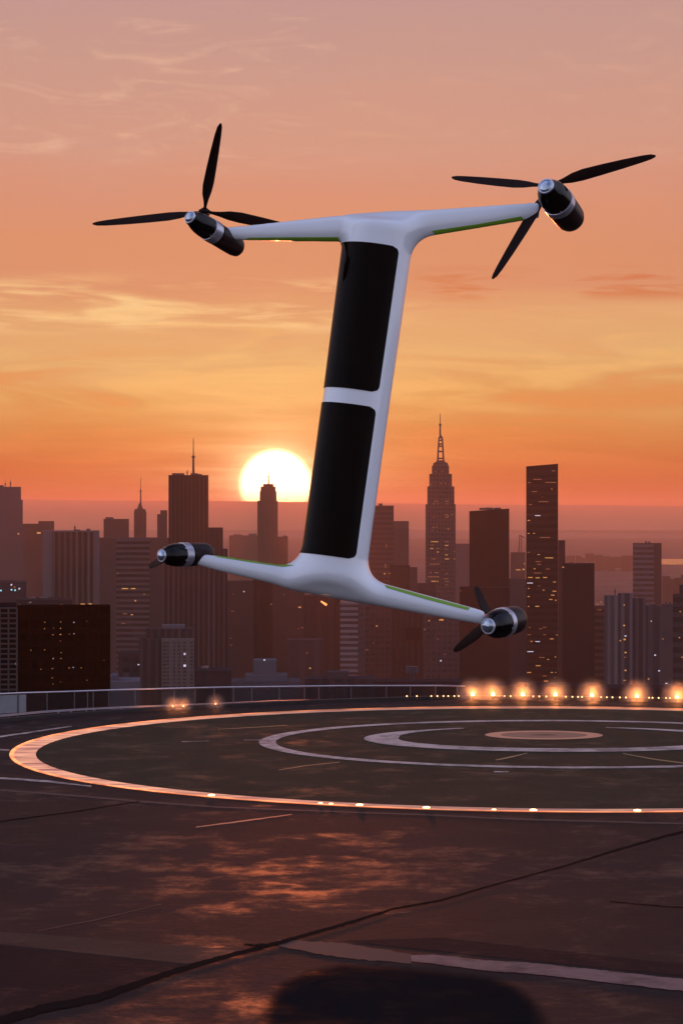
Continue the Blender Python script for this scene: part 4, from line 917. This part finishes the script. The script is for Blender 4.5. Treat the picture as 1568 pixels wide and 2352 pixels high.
def decal(poly_top, poly_bot, name, mat, nu=40, nv=5):
    """thin raised stripe between two photo-space edges, laid on the wing skin"""
    tx, ty = zip(*poly_top); bx, by = zip(*poly_bot); vs = []; off = 0.9 * SC
    for j in range(nv + 1):
        for i in range(nu + 1):
            u = i / nu; a = (tx[0] + (tx[-1] - tx[0]) * u); b = (bx[0] + (bx[-1] - bx[0]) * u)
            ya, yb = ip(tx, ty, a), ip(bx, by, b); v = j / nv; X, Yp = a + (b - a) * v, ya + (yb - ya) * v
            hit = bvh.ray_cast(lp(X, Yp, -200), Vector((0, 1, 0)), 400 * SC)
            p = hit[0] if hit[0] else None
            vs.append(p)
    last = None
    good = [v for v in vs if v]
    W_ = nu + 1
    for k in range(len(vs)):
        if vs[k] is None:
            i, j = k % W_, k // W_
            u = i / nu; a = (tx[0] + (tx[-1] - tx[0]) * u); b = (bx[0] + (bx[-1] - bx[0]) * u); v = j / nv
            X, Yp = a + (b - a) * v, ip(tx, ty, a) + (ip(bx, by, b) - ip(tx, ty, a)) * v
            near = bvh.find_nearest(lp(X, Yp, -6)); vs[k] = near[0]
    out = []
    for v in vs:
        nrm = bvh.find_nearest(v)[1]; out.append(v + nrm * off)
    n = len(out); back = [v - Vector((0, -1, 0)) * 2 * SC for v in vs]
    fs = [(j * W_ + i, j * W_ + i + 1, (j + 1) * W_ + i + 1, (j + 1) * W_ + i) for j in range(nv) for i in range(nu)]
    fs += [tuple(n + q for q in reversed(f)) for f in fs]
    bd = [i for i in range(W_)] + [j * W_ + nu for j in range(1, nv + 1)] + [nv * W_ + i for i in range(nu - 1, -1, -1)] + [j * W_ for j in range(nv - 1, 0, -1)]
    fs += [(bd[k], bd[(k + 1) % len(bd)], n + bd[(k + 1) % len(bd)], n + bd[k]) for k in range(len(bd))]
    m = MB(); m.add(out + back, fs); m.build(name, mat, craft, True)
decal([(991, 528.5), (1100, 512), (1197, 494.5)], [(1001, 536), (1100, 519.5), (1204, 501.5)], 'lime_stripe', M['lime'])
decal([(570, 543.5), (680, 543), (776, 543.5)], [(560, 548.5), (680, 550.5), (780, 551)], 'lime_stripe', M['lime'])
decal([(493, 1276.5), (590, 1289.5), (676, 1299.5)], [(500, 1280), (590, 1294.5), (652, 1303)], 'lime_stripe', M['lime'])
decal([(883, 1344), (980, 1370.5), (1078, 1396.5)], [(887, 1351), (980, 1378), (1072, 1401.5)], 'lime_stripe', M['lime'])

def bladem(hub, v, Lp, chord, parent, pitch=0.35):
    """rotor blade from hub along v (local, photo px units)"""
    v = Vector(v).normalized(); view = Vector((0, 1, 0)); c = v.cross(view)
    if c.length < 0.2: c = v.cross(Vector((0, 0, 1)))
    c.normalize(); nrm = v.cross(c); c = (c * math.cos(pitch) + nrm * math.sin(pitch)).normalized()
    st = [(0.03, .25, 3.2), (0.08, .30, 3), (0.14, .5, 2.4), (0.22, .85, 2), (0.32, 1.0, 1.7), (0.5, .9, 1.3), (0.7, .74, 1), (0.88, .55, .8), (0.96, .40, .6), (1.0, .15, .3)]
    vs = []; nn = 10
    for k, (t, w, th) in enumerate(st):
        tw = 0.5 * (1 - t); cc = (c * math.cos(tw) + nrm * math.sin(tw)).normalized(); n2 = v.cross(cc)
        ctr = hub + v * (Lp * SC * t) + cc * (chord * 0.12 * w * SC)
        for q in range(nn):
            a = 2 * math.pi * q / nn; vs.append(ctr + cc * (math.cos(a) * chord * w * 0.5 * SC) + n2 * (math.sin(a) * th * SC))
    fs = [(j * nn + i, j * nn + (i + 1) % nn, (j + 1) * nn + (i + 1) % nn, (j + 1) * nn + i) for j in range(len(st) - 1) for i in range(nn)]
    fs += [tuple(range(nn - 1, -1, -1)), tuple((len(st) - 1) * nn + i for i in range(nn))]
    m = MB(); m.add(vs, fs); m.build('rotor_blade', M['blade'], parent, True)

def pod(cap, rear, Rp, rc, ydep, hub, blades, Lb, label, hubaxis=(0, -0.3, 1), band=(0.40, 0.53), cut=0.0, chord=22):
    A = lp(cap[0], cap[1], cap[2]); B = lp(rear[0], rear[1], rear[2]); ax = B - A; L = ax.length / SC; ax.normalize()
    r = bpy.data.objects.new('motor_pod', None); COL.objects.link(r); r.parent = craft; r['label'] = label; r.empty_display_size = .2
    q = lambda prof: [(t * SC, rad * SC) for t, rad in prof]
    b0, b1 = band[0] * L, band[1] * L
    MB().lathe(A, ax, q([(-3, rc * .90), (0, rc * 1.12), (4, rc * 1.2), (7, rc * 1.22), (b0 * .28, Rp * .80), (b0 * .5, Rp * .93), (b0 * .75, Rp * .99), (b0, Rp)]), 48).build('motor_housing', M['podblack'], r, True)
    MB().lathe(A, ax, q([(-9.5, rc * .12), (-9, rc * .42), (-7.5, rc * .66), (-5, rc * .86), (-2, rc * .96), (0, rc * .96)]), 40).build('nose_lens', M['lensglass'], r, True)
    MB().lathe(A, ax, q([(-3.6, rc * .90), (-3.6, rc * 1.04), (-1, rc * 1.1), (0.6, rc * 1.06)]), 40).build('lens_rim', M['silver'], r, True)
    MB().lathe(A, ax, q([(b0 - .6, Rp * .98), (b0, Rp * 1.035), (b1, Rp * 1.035), (b1 + .6, Rp * .98)]), 56).build('silver_band', M['silver'], r, True)
    MB().lathe(A, ax, q([(b1, Rp * .93), (b1 + 5, Rp * .93)]), 48).build('seam_ring', M['podblack'], r, True)
    # rear shell with an oblique rounded end
    m = MB(); prof = q([(b1 + 5, Rp * .99), (b1 + 8, Rp), (L * .8, Rp * .97), (L * .9, Rp * .94), (L * .965, Rp * .84), (L, Rp * .62)])
    m.lathe(A, ax, prof, 56)
    if cut:
        dn = (Vector((0, 0, -1)) - ax * (-ax.z)).normalized(); mm = b1 * SC + 8 * SC
        for k, v in enumerate(m.v):
            d = (Vector(v) - A); t = d.dot(ax)
            if t > mm:
                s_ = d.dot(dn); w = (t - mm) / (L * SC - mm); v2 = Vector(v) + ax * (s_ * cut * w); m.v[k] = tuple(v2)
    m.build('rear_shell', M['podbrown'], r, True)
    # small latch on the band
    side = Vector((0, -1, 0)); side = (side - ax * side.dot(ax)).normalized(); oth = ax.cross(side)
    for sgn in (-0.5, 0.55):
        dr = (side * math.cos(sgn) + oth * math.sin(sgn)).normalized(); c0 = A + ax * (b0 - 3) * SC + dr * Rp * .98 * SC
        MB().tube(c0 - ax * 2.0 * SC, c0 + ax * 6 * SC, 2.0 * SC, 1.4 * SC, 8).build('latch', M['silver'], r, True)
    H = lp(*hub); ha = Vector(hubaxis).normalized()
    m = MB(); m.lathe(H, ha, q([(-16, 6), (-9, 6), (-8, 12), (-5, 13), (-4, 8), (-1, 8), (0, 13), (3, 14), (6, 9), (9, 5)]), 24); m.build('rotor_hub', M['blade'], r, True)
    for v in blades: bladem(H, v, Lb, chord, r)
# upper left, upper right, lower left, lower right
pod((441, 510, -84), (546, 560, 46), 26, 14, 0, (468, 481, 6), [(-265, 20, -25), (45, -190, 158), (255, 70, -42)], 262, 'pod on the upper left wing tip', (0.1, -.25, 1), (.36, .50), 0.15, 28)
pod((1248, 441, -96), (1321, 498, 40), 36, 18, 0, (1262, 419, 14), [(258, 40, 78), (-215, 150, 48), (-95, -40, -160)], 268, 'pod on the upper right wing tip', (-.1, -.25, 1), (.40, .52), 0.0, 30)
pod((378, 1278, -58), (480, 1271, 40), 27, 13.5, 0, (398, 1266, 18), [(-78, 220, -30), (6, 225, 26), (50, 240, 4)], 215, 'pod on the lower left wing tip', (0, -.25, 1), (.38, .52), 0.0, 28)
pod((1116, 1438, -66), (1190, 1421, 44), 33.5, 17, 0, (1126, 1424, 16), [(-20, 220, 84), (-78, 215, -72), (90, 225, -12)], 235, 'pod on the lower right wing tip', (0, -.25, 1), (.42, .54), 0.0, 30)
# small landing light under the belly
p = lp(737, 1381, -4); MB().tube(p, p + Vector((0.09, -.02, -0.06)), 0.012, 0.02, 8).build('belly_light', emis('belly_light', lin(255, 170, 90), 1.4), craft, True)

# ------------------------------------------------------------------ haze
def haze():
    m = bpy.data.materials.new('haze'); m.use_nodes = True; T = NT(m.node_tree); T.n.clear()
    v = T.new('ShaderNodeVolumePrincipled'); v.inputs['Color'].default_value = (0.95, 0.60, 0.42, 1)
    v.inputs['Density'].default_value = HAZE; v.inputs['Anisotropy'].default_value = 0.62
    out = T.new('ShaderNodeOutputMaterial'); T.l.new(v.outputs[0], out.inputs['Volume'])
    mb = MB(); mb.box(-6000, 6000, -600, 25500, CITY - 1, 125)
    tag(mb.build('haze', m), kind='stuff')
HAZE = 0.6e-4
haze()
